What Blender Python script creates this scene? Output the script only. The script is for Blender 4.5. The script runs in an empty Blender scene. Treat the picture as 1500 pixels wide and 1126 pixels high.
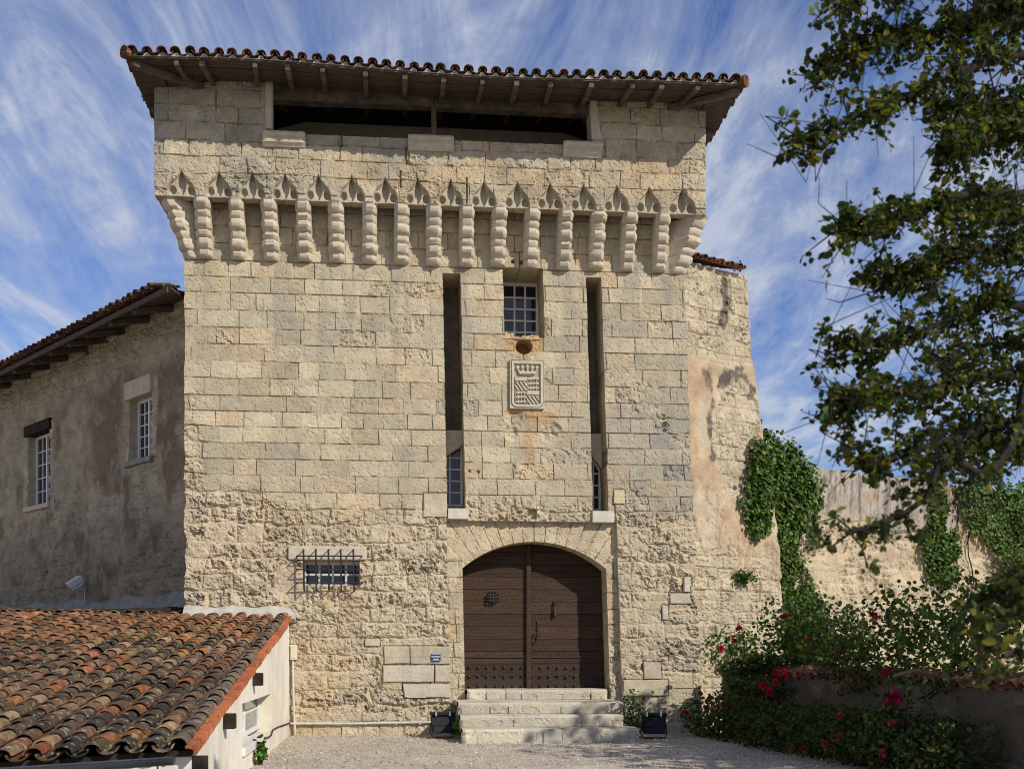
import bpy, math, random
import numpy as np
from mathutils import Vector
random.seed(7); rng = np.random.default_rng(7)
sc = bpy.context.scene
COL = sc.collection

# ------------------------------------------------------------------ camera, sky, sun
TH = math.atan(0.0890); F_PX = 1600.0; PPX, PPY = 720.0, 950.0
CAM = np.array([0.0, -20.0, 1.56])
FW = np.array([math.sin(TH), math.cos(TH), 0.0]); RT = np.array([math.cos(TH), -math.sin(TH), 0.0]); UP = np.array([0, 0, 1.0])
cam_d = bpy.data.cameras.new("camera"); cam = bpy.data.objects.new("camera", cam_d); COL.objects.link(cam)
cam.location = CAM; cam.rotation_euler = (math.radians(90), 0, -TH)
cam_d.sensor_width = 36; cam_d.lens = 36 * F_PX / 1500
cam_d.shift_x = (750 - PPX) / 1500; cam_d.shift_y = (PPY - 563) / 1500
cam_d.clip_end = 3000; cam_d.clip_start = 0.1
cam_d.dof.use_dof = True; cam_d.dof.focus_distance = 20.0; cam_d.dof.aperture_fstop = 3.2
sc.camera = cam
sc.cycles.filter_width = 1.05

SUNV = Vector((0.95, -1.0, 0.92)).normalized()
SUN_EL = math.asin(SUNV.z); SUN_AZ = math.atan2(SUNV.x, SUNV.y)
w = bpy.data.worlds.new("World"); sc.world = w; w.use_nodes = True
nt = w.node_tree; nt.nodes.clear()
def N(t, ty, **kw):
    n = t.nodes.new(ty)
    for k, v in kw.items(): setattr(n, k, v)
    return n
def L(t, a, b): t.links.new(a, b)
def math_n(t, op, a, b=None, clamp=False):
    n = N(t, 'ShaderNodeMath', operation=op, use_clamp=clamp)
    for i, v in enumerate((a, b)):
        if v is None: continue
        if isinstance(v, (int, float)): n.inputs[i].default_value = v
        else: L(t, v, n.inputs[i])
    return n.outputs[0]
def ramp(t, fac, stops):
    r = N(t, 'ShaderNodeValToRGB'); e = r.color_ramp.elements
    while len(e) < len(stops): e.new(0.5)
    for i, (p, c) in enumerate(stops):
        e[i].position = p; e[i].color = c if len(c) == 4 else (*c, 1)
    L(t, fac, r.inputs[0]); return r.outputs[0]
def mixc(t, fac, a, b, bt='MIX'):
    m = N(t, 'ShaderNodeMix', data_type='RGBA', blend_type=bt)
    for s, v in ((0, fac), (6, a), (7, b)):
        if isinstance(v, (int, float)): m.inputs[s].default_value = v
        elif isinstance(v, tuple): m.inputs[s].default_value = v if len(v) == 4 else (*v, 1)
        else: L(t, v, m.inputs[s])
    return m.outputs[2]
sky = N(nt, 'ShaderNodeTexSky', sky_type='NISHITA', sun_disc=False)
sky.sun_elevation = SUN_EL; sky.sun_rotation = SUN_AZ
sky.air_density = 1.2; sky.dust_density = 0.3; sky.ozone_density = 2.5
tc = N(nt, 'ShaderNodeTexCoord'); sep = N(nt, 'ShaderNodeSeparateXYZ'); L(nt, tc.outputs['Generated'], sep.inputs[0])
den = math_n(nt, 'ADD', math_n(nt, 'MAXIMUM', sep.outputs[2], 0.0), 0.10)
px_ = math_n(nt, 'DIVIDE', sep.outputs[0], den); py_ = math_n(nt, 'DIVIDE', sep.outputs[1], den)
cmb = N(nt, 'ShaderNodeCombineXYZ'); L(nt, px_, cmb.inputs[0]); L(nt, py_, cmb.inputs[1])
def cloud_noise(rot, scl, scale, detail, rough, dist, loc=(0, 0, 0)):
    mp = N(nt, 'ShaderNodeMapping'); L(nt, cmb.outputs[0], mp.inputs[0])
    mp.inputs['Rotation'].default_value = (0, 0, rot); mp.inputs['Scale'].default_value = scl; mp.inputs['Location'].default_value = loc
    n = N(nt, 'ShaderNodeTexNoise'); L(nt, mp.outputs[0], n.inputs['Vector'])
    n.inputs['Scale'].default_value = scale; n.inputs['Detail'].default_value = detail
    n.inputs['Roughness'].default_value = rough; n.inputs['Distortion'].default_value = dist
    return n.outputs[0]
streak = cloud_noise(math.radians(9), (2.3, 0.55, 1), 1.5, 12, 0.66, 1.6, (3.1, 1.7, 0))
cover = cloud_noise(0.3, (1, 1, 1), 0.9, 4, 0.5, 0.3, (1.3, 4.2, 0))
puff = cloud_noise(0.35, (1.25, 0.8, 1), 4.2, 11, 0.66, 0.9, (7.3, 0.2, 0))
side = math_n(nt, 'MULTIPLY', px_, -0.05)
s1 = math_n(nt, 'ADD', math_n(nt, 'ADD', math_n(nt, 'MULTIPLY', streak, 0.85), math_n(nt, 'MULTIPLY', cover, 0.55)), side)
s1 = math_n(nt, 'ADD', s1, math_n(nt, 'MULTIPLY', puff, 0.42))
low = math_n(nt, 'MULTIPLY', math_n(nt, 'SUBTRACT', 0.42, sep.outputs[2]), 0.32)
s1 = math_n(nt, 'ADD', s1, low)
cfac = ramp(nt, s1, [(0.70, (0, 0, 0)), (0.88, (0.36, 0.36, 0.36)), (1.10, (0.80, 0.80, 0.80))])
gm = N(nt, 'ShaderNodeGamma'); L(nt, sky.outputs[0], gm.inputs[0]); gm.inputs[1].default_value = 1.0
blue = mixc(nt, 1.0, gm.outputs[0], (0.60, 0.74, 1.12), 'MULTIPLY')
cc = mixc(nt, cfac, blue, (5.5, 5.9, 6.8))
bg = N(nt, 'ShaderNodeBackground'); L(nt, cc, bg.inputs[0]); bg.inputs[1].default_value = 0.105
wo = N(nt, 'ShaderNodeOutputWorld'); L(nt, bg.outputs[0], wo.inputs[0])

sun_d = bpy.data.lights.new("sun", 'SUN'); sun_d.energy = 4.6; sun_d.angle = math.radians(0.53); sun_d.color = (1.0, 0.93, 0.82)
sun = bpy.data.objects.new("sun", sun_d); COL.objects.link(sun); sun.location = (20, -30, 30)
sun.rotation_euler = SUNV.to_track_quat('Z', 'Y').to_euler()
vs = sc.view_settings; vs.view_transform = 'Standard'; vs.look = 'None'; vs.exposure = 0.0; vs.gamma = 1.0

# ------------------------------------------------------------------ measuring helpers
def ray(px, py): return FW + RT * ((px - PPX) / F_PX) + UP * ((PPY - py) / F_PX)
def P(px, py, Y=0.0):                 # point on the plane y = Y
    r = ray(px, py); t = (Y - CAM[1]) / r[1]; return CAM + r * t
def PX(px, py, X):                    # point on the plane x = X
    r = ray(px, py); t = (X - CAM[0]) / r[0]; return CAM + r * t
def PD(px, py, d): return CAM + ray(px, py) * d
def PN(px, py, o, n):                 # point on a general plane
    r = ray(px, py); t = np.dot(o - CAM, n) / np.dot(r, n); return CAM + r * t

# ------------------------------------------------------------------ noise
def _h(i, j, s):
    with np.errstate(over='ignore'):
        n = (i.astype(np.int64) * 374761393 + j.astype(np.int64) * 668265263 + s * 1274126177) & 0xffffffff
        n = ((n ^ (n >> 13)) * 1274126177) & 0xffffffff
        n = (n ^ (n >> 16)) & 0xffffff
    return n / float(0xffffff)
def vn(x, y, s=0):
    i = np.floor(x); j = np.floor(y); fx = x - i; fy = y - j
    fx = fx * fx * (3 - 2 * fx); fy = fy * fy * (3 - 2 * fy)
    a = _h(i, j, s); b = _h(i + 1, j, s); c = _h(i, j + 1, s); d = _h(i + 1, j + 1, s)
    return (a + (b - a) * fx) * (1 - fy) + (c + (d - c) * fx) * fy
def fbm(x, y, s=0, o=4, g=0.5):
    t = 0; a = 1; n = 0
    for k in range(o):
        t = t + a * vn(x * 2**k + k * 17.3, y * 2**k + k * 9.1, s + k * 31); n += a; a *= g
    return t / n
def ss(a, b, x):
    t = np.clip((x - a) / (b - a), 0, 1); return t * t * (3 - 2 * t)
def lerp3(a, b, f): return np.asarray(a) * (1 - f[..., None]) + np.asarray(b) * f[..., None]

# ------------------------------------------------------------------ objects
def tag(o, label=None, cat=None, group=None, kind=None):
    if label: o['label'] = label
    if cat: o['category'] = cat
    if group: o['group'] = group
    if kind: o['kind'] = kind
    return o
def empty(name, loc=(0, 0, 0), label=None, cat=None, group=None):
    o = bpy.data.objects.new(name, None); COL.objects.link(o); o.location = loc; o.empty_display_size = 0.3
    return tag(o, label, cat, group)
def link(name, me, mat, parent=None):
    if mat: me.materials.append(mat)
    o = bpy.data.objects.new(name, me); COL.objects.link(o)
    if parent is not None:
        o.parent = parent
        off = Vector(parent.location)
        pp = parent.parent
        while pp: off += Vector(pp.location); pp = pp.parent
        o.location = -off
    return o
def npmesh(name, v, faces, cols=None, smooth=False):
    me = bpy.data.meshes.new(name); v = np.asarray(v, dtype=np.float32); faces = np.asarray(faces, dtype=np.int32)
    n = faces.shape[1]
    me.vertices.add(len(v)); me.vertices.foreach_set('co', v.ravel())
    me.loops.add(faces.size); me.loops.foreach_set('vertex_index', faces.ravel())
    me.polygons.add(len(faces)); me.polygons.foreach_set('loop_start', np.arange(0, faces.size, n, dtype=np.int32))
    me.polygons.foreach_set('use_smooth', np.full(len(faces), smooth, dtype=bool))
    if cols is not None:
        a = me.color_attributes.new('col', 'FLOAT_COLOR', 'POINT')
        c = np.ones((len(v), 4), dtype=np.float32); c[:, :3] = cols; a.data.foreach_set('color', c.ravel())
    me.update(calc_edges=True); me.validate(); return me

class MB:
    def __init__(s): s.v = []; s.f = []; s.c = []; s.col = (1, 1, 1)
    def add(s, vs, fs, col=None):
        n = len(s.v); s.v += [tuple(map(float, p)) for p in vs]; s.f += [tuple(i + n for i in f) for f in fs]
        s.c += [col or s.col] * len(vs)
    def box(s, x0, x1, y0, y1, z0, z1, col=None):
        s.add([(x0, y0, z0), (x1, y0, z0), (x1, y1, z0), (x0, y1, z0), (x0, y0, z1), (x1, y0, z1), (x1, y1, z1), (x0, y1, z1)],
              [(0, 3, 2, 1), (4, 5, 6, 7), (0, 1, 5, 4), (1, 2, 6, 5), (2, 3, 7, 6), (3, 0, 4, 7)], col)
    def hexa(s, lo, hi, col=None):       # two rings of equal length, lofted with caps
        n = len(lo); s.add(list(lo) + list(hi), [tuple(range(n))[::-1], tuple(range(n, 2 * n))] + [(i, (i + 1) % n, n + (i + 1) % n, n + i) for i in range(n)], col)
    def bar(s, a, b, w, h, up=(0, 0, 1), col=None):
        a = Vector(a); b = Vector(b); d = (b - a).normalized(); u = Vector(up)
        r = d.cross(u).normalized(); u = r.cross(d).normalized()
        q = [(-w / 2, -h / 2), (w / 2, -h / 2), (w / 2, h / 2), (-w / 2, h / 2)]
        s.hexa([a + r * x + u * y for x, y in q], [b + r * x + u * y for x, y in q], col)
    def tube(s, pts, rad, n=8, col=None, cap=True):
        pts = [Vector(p) for p in pts]; rads = rad if isinstance(rad, (list, tuple)) else [rad] * len(pts)
        rings = []; up = None
        for i, p in enumerate(pts):
            d = (pts[min(i + 1, len(pts) - 1)] - pts[max(i - 1, 0)]).normalized()
            if up is None:
                up = Vector((0, 0, 1)) if abs(d.z) < 0.9 else Vector((0, 1, 0))
            r = d.cross(up).normalized(); up = r.cross(d).normalized()
            rings.append([p + (r * math.cos(2 * math.pi * k / n) + up * math.sin(2 * math.pi * k / n)) * rads[i] for k in range(n)])
        v = [q for R in rings for q in R]; f = []
        for i in range(len(pts) - 1):
            for k in range(n): f.append((i * n + k, i * n + (k + 1) % n, (i + 1) * n + (k + 1) % n, (i + 1) * n + k))
        if cap: f += [tuple(range(n))[::-1], tuple(range((len(pts) - 1) * n, len(pts) * n))]
        s.add(v, f, col)
    def dome(s, c, r, d, n=8, m=3, axis=(0, -1, 0), sq=1.0, col=None):
        ax = Vector(axis).normalized(); u = ax.orthogonal().normalized(); w_ = ax.cross(u); c = Vector(c)
        v = []; f = []
        for i in range(m):
            t = i / m * math.pi / 2
            for k in range(n):
                a = 2 * math.pi * k / n
                v.append(c + (u * math.cos(a) + w_ * math.sin(a)) * r * math.cos(t) ** sq + ax * d * math.sin(t))
        v.append(c + ax * d)
        for i in range(m - 1):
            for k in range(n): f.append((i * n + k, i * n + (k + 1) % n, (i + 1) * n + (k + 1) % n, (i + 1) * n + k))
        for k in range(n): f.append(((m - 1) * n + k, (m - 1) * n + (k + 1) % n, m * n))
        s.add(v, f, col)
    def build(s, name, mat, parent=None, smooth=None, bevel=0):
        me = bpy.data.meshes.new(name); me.from_pydata(s.v, [], s.f)
        a = me.color_attributes.new('col', 'FLOAT_COLOR', 'POINT')
        c = np.ones((len(s.v), 4), dtype=np.float32); c[:, :3] = np.array(s.c); a.data.foreach_set('color', c.ravel())
        import bmesh
        bm = bmesh.new(); bm.from_mesh(me); bmesh.ops.recalc_face_normals(bm, faces=bm.faces); bm.to_mesh(me); bm.free()
        if smooth:
            me.polygons.foreach_set('use_smooth', [True] * len(me.polygons)); me.set_sharp_from_angle(angle=math.radians(smooth))
        o = link(name, me, mat, parent)
        if bevel:
            b = o.modifiers.new('bevel', 'BEVEL'); b.width = bevel; b.segments = 2; b.limit_method = 'ANGLE'
        return o

# ------------------------------------------------------------------ materials
def base_mat(name, rough=0.9, spec=0.25):
    m = bpy.data.materials.new(name); m.use_nodes = True; t = m.node_tree
    p = t.nodes['Principled BSDF']; p.inputs['Roughness'].default_value = rough; p.inputs['Specular IOR Level'].default_value = spec
    return m, t, p
def noise_n(t, scale, detail=6, rough=0.6, dist=0, vec=None, scl=None):
    c = N(t, 'ShaderNodeTexCoord'); n = N(t, 'ShaderNodeTexNoise'); src = c.outputs['Object']
    if scl:
        mp = N(t, 'ShaderNodeMapping'); L(t, src, mp.inputs[0]); mp.inputs['Scale'].default_value = scl; src = mp.outputs[0]
    L(t, src, n.inputs['Vector']); n.inputs['Scale'].default_value = scale; n.inputs['Detail'].default_value = detail
    n.inputs['Roughness'].default_value = rough; n.inputs['Distortion'].default_value = dist
    return n.outputs[0]
def bump(t, p, h, strength, dist):
    b = N(t, 'ShaderNodeBump'); b.inputs['Strength'].default_value = strength; b.inputs['Distance'].default_value = dist
    L(t, h, b.inputs['Height']); L(t, b.outputs[0], p.inputs['Normal'])
def stone_attr(name, var=0.28, bscale=45, bd=0.012, specks=0.0):
    m, t, p = base_mat(name, 0.93, 0.15)
    a = N(t, 'ShaderNodeVertexColor', layer_name='col')
    n1 = noise_n(t, 3.1, 7, 0.62); n2 = noise_n(t, 38, 5, 0.7)
    f = math_n(t, 'ADD', math_n(t, 'MULTIPLY', n1, 0.5), math_n(t, 'MULTIPLY', n2, 0.5))
    lo = 1 - var * 1.7; hi = 1 + var * 1.1
    c = mixc(t, 1.0, a.outputs[0], ramp(t, f, [(0.3, (lo, lo, lo)), (0.7, (hi, hi * 0.99, hi * 0.96))]), 'MULTIPLY')
    if specks:
        sp = ramp(t, noise_n(t, 26, 4, 0.75), [(0.57, (0, 0, 0)), (0.66, (1, 1, 1))])
        msk = ramp(t, noise_n(t, 0.9, 4, 0.6), [(0.42, (0, 0, 0)), (0.6, (1, 1, 1))])
        c = mixc(t, math_n(t, 'MULTIPLY', math_n(t, 'MULTIPLY', sp, msk), specks), c, (0.09, 0.085, 0.07))
    L(t, c, p.inputs['Base Color'])
    hgt = math_n(t, 'ADD', noise_n(t, bscale, 8, 0.7), math_n(t, 'MULTIPLY', noise_n(t, bscale * 0.28, 4, 0.6), 1.0))
    bump(t, p, hgt, 0.8, bd)
    return m
def plain(name, c1, c2, scale=6, rough=0.7, spec=0.3, bd=0.003, metal=0, scl=None, bstr=0.5):
    m, t, p = base_mat(name, rough, spec); p.inputs['Metallic'].default_value = metal
    n = noise_n(t, scale, 6, 0.6, 0, None, scl)
    L(t, ramp(t, n, [(0.32, c1), (0.68, c2)]), p.inputs['Base Color'])
    if bd: bump(t, p, noise_n(t, scale * 4, 6, 0.65, 0, None, scl), bstr, bd)
    return m
M = {}
M['wall'] = stone_attr('ashlar stone', 0.24, 48, 0.010, 0.35)
M['parapet'] = stone_attr('lichened stone', 0.30, 48, 0.012, 0.95)
M['rough'] = stone_attr('rough wall stone', 0.3, 40, 0.016, 0.3)
M['carved'] = plain('carved limestone', (0.42, 0.365, 0.275), (0.57, 0.50, 0.385), 7, 0.9, 0.15, 0.008)
M['step'] = stone_attr('step stone', 0.2, 50, 0.006, 0.25)
M['slot_shade'] = plain('stone with slot shade', (0.14, 0.118, 0.088), (0.25, 0.215, 0.165), 4, .95, .1, .012)  # slot stone darkened, with the shade of the recess put into its colour
M['palestone'] = plain('pale dressed stone', (0.46, 0.42, 0.34), (0.6, 0.56, 0.47), 9, 0.9, 0.15, 0.006)
M['wood'] = plain('weathered grey timber', (0.055, 0.042, 0.032), (0.17, 0.135, 0.10), 5, 0.85, 0.2, 0.006, 0, (1, 1, 1))
M['plank'] = plain('soffit planks', (0.05, 0.038, 0.03), (0.125, 0.098, 0.075), 3, 0.9, 0.15, 0.006, 0, (1, 9, 9))
M['darkwood'] = plain('dark old timber', (0.018, 0.014, 0.011), (0.045, 0.034, 0.026), 6, 0.9, 0.08, 0.005)
M['iron'] = plain('black iron', (0.010, 0.010, 0.011), (0.022, 0.021, 0.021), 20, 0.55, 0.4, 0.002)
M['white'] = plain('white window paint', (0.60, 0.59, 0.56), (0.72, 0.71, 0.68), 12, 0.5, 0.4, 0.001)
M['greyframe'] = plain('greyed window paint', (0.42, 0.42, 0.42), (0.55, 0.55, 0.54), 12, 0.5, 0.4, 0.001)
M['render_white'] = plain('white render', (0.66, 0.62, 0.53), (0.80, 0.77, 0.69), 2.2, 0.9, 0.15, 0.006)
M['mortar'] = plain('lime mortar fillet', (0.36, 0.33, 0.275), (0.50, 0.465, 0.395), 6, 0.95, 0.1, 0.014)
M['lead'] = plain('grey cement flashing', (0.13, 0.115, 0.095), (0.27, 0.245, 0.205), 5, 0.55, 0.4, 0.008)
M['zinc'] = plain('dark zinc gutter', (0.045, 0.052, 0.066), (0.085, 0.095, 0.115), 8, 0.32, 0.5, 0.001, 0.6)
M['pvc'] = plain('grey white conduit', (0.45, 0.44, 0.40), (0.56, 0.55, 0.50), 9, 0.5, 0.4, 0.001)
M['box'] = plain('cream junction box', (0.52, 0.46, 0.33), (0.62, 0.56, 0.42), 9, 0.5, 0.4, 0.001)
M['black'] = plain('black floodlight housing', (0.008, 0.008, 0.009), (0.017, 0.017, 0.018), 14, 0.6, 0.22, 0.001)
M['steel'] = plain('steel clip', (0.45, 0.45, 0.45), (0.6, 0.6, 0.6), 10, 0.35, 0.5, 0.0, 0.8)
M['lamp_white'] = plain('white lamp housing', (0.50, 0.52, 0.50), (0.62, 0.64, 0.62), 12, 0.5, 0.4, 0.001)
M['plaque_blue'] = plain('blue enamel', (0.018, 0.030, 0.085), (0.026, 0.042, 0.11), 12, 0.3, 0.5, 0.0)
M['enamel_white'] = plain('white enamel', (0.75, 0.76, 0.78), (0.8, 0.8, 0.82), 12, 0.35, 0.5, 0.0)
m, t, p = base_mat('window glass', 0.06, 0.6); p.inputs['Base Color'].default_value = (0.012, 0.014, 0.026, 1)
bump(t, p, noise_n(t, 3.5, 2), 0.15, 0.01); M['glass'] = m
# door oak: per-board tone x grain
m, t, p = base_mat('brown door oak', 0.72, 0.18)
a = N(t, 'ShaderNodeVertexColor', layer_name='col')
g = noise_n(t, 5, 7, 0.65, 0.4, None, (0.6, 8, 11))
c = mixc(t, 1.0, a.outputs[0], ramp(t, g, [(0.3, (0.5, 0.48, 0.46)), (0.7, (1.5, 1.45, 1.4))]), 'MULTIPLY')
L(t, c, p.inputs['Base Color']); bump(t, p, g, 0.5, 0.006); M['door'] = m
# clay tiles: per-tile colour with lichen
def tile_mat(name, lich):
    m, t, p = base_mat(name, 0.88, 0.2)
    a = N(t, 'ShaderNodeVertexColor', layer_name='col')
    n1 = noise_n(t, 9, 7, 0.68); n2 = noise_n(t, 19, 8, 0.75); n3 = noise_n(t, 2.1, 5, 0.6); n4 = noise_n(t, 13, 5, 0.55, 0, None, (1.1, 0.9, 1.3))
    c = mixc(t, 1.0, a.outputs[0], ramp(t, n1, [(0.3, (0.5, 0.48, 0.46)), (0.7, (1.35, 1.3, 1.25))]), 'MULTIPLY')
    dk = ramp(t, math_n(t, 'ADD', math_n(t, 'MULTIPLY', n2, 0.7), math_n(t, 'MULTIPLY', n3, 0.4)), [(0.52, (0, 0, 0)), (0.64, (1, 1, 1))])
    c = mixc(t, math_n(t, 'MULTIPLY', dk, 0.72 * lich), c, (0.028, 0.023, 0.020))
    yl = math_n(t, 'MULTIPLY', ramp(t, noise_n(t, 7.5, 6, 0.7), [(0.55, (0, 0, 0)), (0.66, (1, 1, 1))]), ramp(t, noise_n(t, 0.55, 3, 0.5), [(0.44, (0, 0, 0)), (0.62, (1, 1, 1))]))
    c = mixc(t, math_n(t, 'MULTIPLY', yl, 0.75 * lich), c, (0.33, 0.225, 0.05))
    gr = ramp(t, n4, [(0.575, (0, 0, 0)), (0.65, (1, 1, 1))])
    c = mixc(t, math_n(t, 'MULTIPLY', gr, 0.75 * lich), c, (0.30, 0.29, 0.22))
    L(t, c, p.inputs['Base Color']); bump(t, p, math_n(t, 'ADD', n1, noise_n(t, 70, 4)), 0.7, 0.008)
    return m
M['tile'] = tile_mat('lichened clay tile', 1.0)
M['tile_clean'] = tile_mat('bare clay tile', 0.3)
def leaf_mat(name, trans=0.35, tint=(1.6, 1.9, 0.5)):
    m = bpy.data.materials.new(name); m.use_nodes = True; t = m.node_tree; p = t.nodes['Principled BSDF']
    p.inputs['Roughness'].default_value = 0.6; p.inputs['Specular IOR Level'].default_value = 0.22
    a = N(t, 'ShaderNodeVertexColor', layer_name='col'); L(t, a.outputs[0], p.inputs['Base Color'])
    tr = N(t, 'ShaderNodeBsdfTranslucent'); L(t, mixc(t, 1.0, a.outputs[0], tint, 'MULTIPLY'), tr.inputs[0])
    mx = N(t, 'ShaderNodeMixShader'); mx.inputs[0].default_value = trans
    L(t, p.outputs[0], mx.inputs[1]); L(t, tr.outputs[0], mx.inputs[2]); L(t, mx.outputs[0], t.nodes['Material Output'].inputs[0])
    return m
M['leaf'] = leaf_mat('green leaf'); M['ivy'] = leaf_mat('ivy leaf', 0.2)
M['petal'] = leaf_mat('petal', 0.3, (1.2, 0.8, 0.8))
M['bark'] = plain('dark bark', (0.014, 0.012, 0.010), (0.034, 0.029, 0.024), 14, 0.9, 0.15, 0.006)
# gravel
m, t, p = base_mat('pale courtyard gravel', 0.95, 0.15)
v1 = N(t, 'ShaderNodeTexVoronoi'); tcg = N(t, 'ShaderNodeTexCoord'); L(t, tcg.outputs['Object'], v1.inputs['Vector']); v1.inputs['Scale'].default_value = 30
big = noise_n(t, 0.9, 6, 0.65)
c = mixc(t, 0.75, ramp(t, v1.outputs['Color'], [(0.1, (0.24, 0.205, 0.16)), (0.5, (0.50, 0.45, 0.37)), (0.95, (0.82, 0.77, 0.68))]), ramp(t, noise_n(t, 90, 3), [(0.35, (0.33, 0.29, 0.235)), (0.65, (0.60, 0.55, 0.465))]))
c = mixc(t, 1.0, c, ramp(t, big, [(0.3, (0.72, 0.70, 0.68)), (0.7, (1.12, 1.1, 1.07))]), 'MULTIPLY')
L(t, c, p.inputs['Base Color'])
bump(t, p, math_n(t, 'ADD', math_n(t, 'MULTIPLY', v1.outputs['Distance'], -1.2), noise_n(t, 120, 3)), 0.6, 0.004); M['gravel'] = m

# ------------------------------------------------------------------ masonry height fields
def masonry(U, V, seed, ch=(0.27, 0.32), bw=(0.36, 0.78), vmin=-1.0, vmax=14.0, umin=-12.0, umax=14.0):
    r = np.random.default_rng(seed); e = [vmin]
    while e[-1] < vmax: e.append(e[-1] + r.uniform(*ch))
    e = np.array(e); ci = np.clip(np.searchsorted(e, V) - 1, 0, len(e) - 2)
    dv = np.minimum(V - e[ci], e[ci + 1] - V)
    du = np.zeros_like(U); bid = np.zeros(U.shape, dtype=np.int64); lu = np.zeros_like(U); lv = (V - e[ci]) / (e[ci + 1] - e[ci])
    for k in range(len(e) - 1):
        n = int((umax - umin) / bw[0]) + 2
        ed = umin + np.cumsum(r.uniform(bw[0], bw[1], n)) - r.uniform(0, bw[1])
        mk = ci == k
        if not mk.any(): continue
        u = U[mk]; bi = np.clip(np.searchsorted(ed, u) - 1, 0, n - 2)
        du[mk] = np.minimum(np.abs(u - ed[bi]), np.abs(ed[bi + 1] - u)); bid[mk] = k * 997 + bi
        lu[mk] = (u - ed[bi]) / (ed[bi + 1] - ed[bi])
    return np.minimum(du, dv), bid, lu, lv
def brand(bid, s): return _h(bid, bid * 7 + 3, s)

def grid_lines(a, b, step, extra=()):
    g = np.linspace(a, b, max(2, int(round((b - a) / step)) + 1))
    ex = np.array([x for x in extra if a < x < b])
    if len(ex):
        keep = np.all(np.abs(g[:, None] - ex[None]) > step * 0.45, axis=1); keep[0] = keep[-1] = True
        g = np.concatenate([g[keep], ex])
    return np.unique(np.round(g, 6))
def sheet(name, Us, Vs, pos, inward, hc, mat, parent, holes=(), skirt=0.3, mask=None, smooth=False):
    """height-field wall: pos(U,V)->base xyz, inward = unit vector into the wall, hc(U,V)->(height, rgb).
       holes = (u0,u1,v0,v1,depth); hole edges and the border are extruded inward."""
    U, V = np.meshgrid(Us, Vs); h, c = hc(U, V); b = pos(U, V); inward = np.asarray(inward, float)
    v = b - inward * h[..., None]
    nv, nu = U.shape; idx = np.arange(nu * nv).reshape(nv, nu)
    cu = (Us[1:] + Us[:-1]) / 2; cv = (Vs[1:] + Vs[:-1]) / 2; CU, CV = np.meshgrid(cu, cv)
    solid = np.ones(CU.shape, bool); dep = np.full(CU.shape, skirt)
    for (u0, u1, v0, v1, d) in holes:
        k = (CU > u0) & (CU < u1) & (CV > v0) & (CV < v1); solid[k] = False; dep[k] = d
    if mask is not None: solid &= mask(CU, CV)
    j, i = np.nonzero(solid)
    quads = [np.stack([idx[j, i], idx[j, i + 1], idx[j + 1, i + 1], idx[j + 1, i]], 1)]
    ps = np.zeros((nv + 1, nu + 1), bool); ps[1:-1, 1:-1] = solid; pd = np.full((nv + 1, nu + 1), skirt); pd[1:-1, 1:-1] = dep
    verts = [v.reshape(-1, 3)]; cols = [c.reshape(-1, 3)]; base = nu * nv
    bb = b.reshape(-1, 3)
    for (dj, di, a0, a1) in ((0, -1, (1, 0), (0, 0)), (0, 1, (0, 1), (1, 1)), (-1, 0, (0, 0), (0, 1)), (1, 0, (1, 1), (1, 0))):
        jj, ii = np.nonzero(solid & ~ps[1 + dj:nv + dj, 1 + di:nu + di])
        if len(jj) == 0: continue
        d = pd[jj + 1 + dj, ii + 1 + di]
        A = idx[jj + a0[0], ii + a0[1]]; B = idx[jj + a1[0], ii + a1[1]]; n = len(A)
        verts += [bb[A] + inward * d[:, None], bb[B] + inward * d[:, None]]; cc_ = c.reshape(-1, 3); cols += [cc_[A], cc_[B]]
        quads.append(np.stack([B, A, base + np.arange(n), base + n + np.arange(n)], 1)); base += 2 * n
    me = npmesh(name, np.concatenate(verts), np.concatenate(quads), np.concatenate(cols), smooth)
    return link(name, me, mat, parent)

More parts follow.
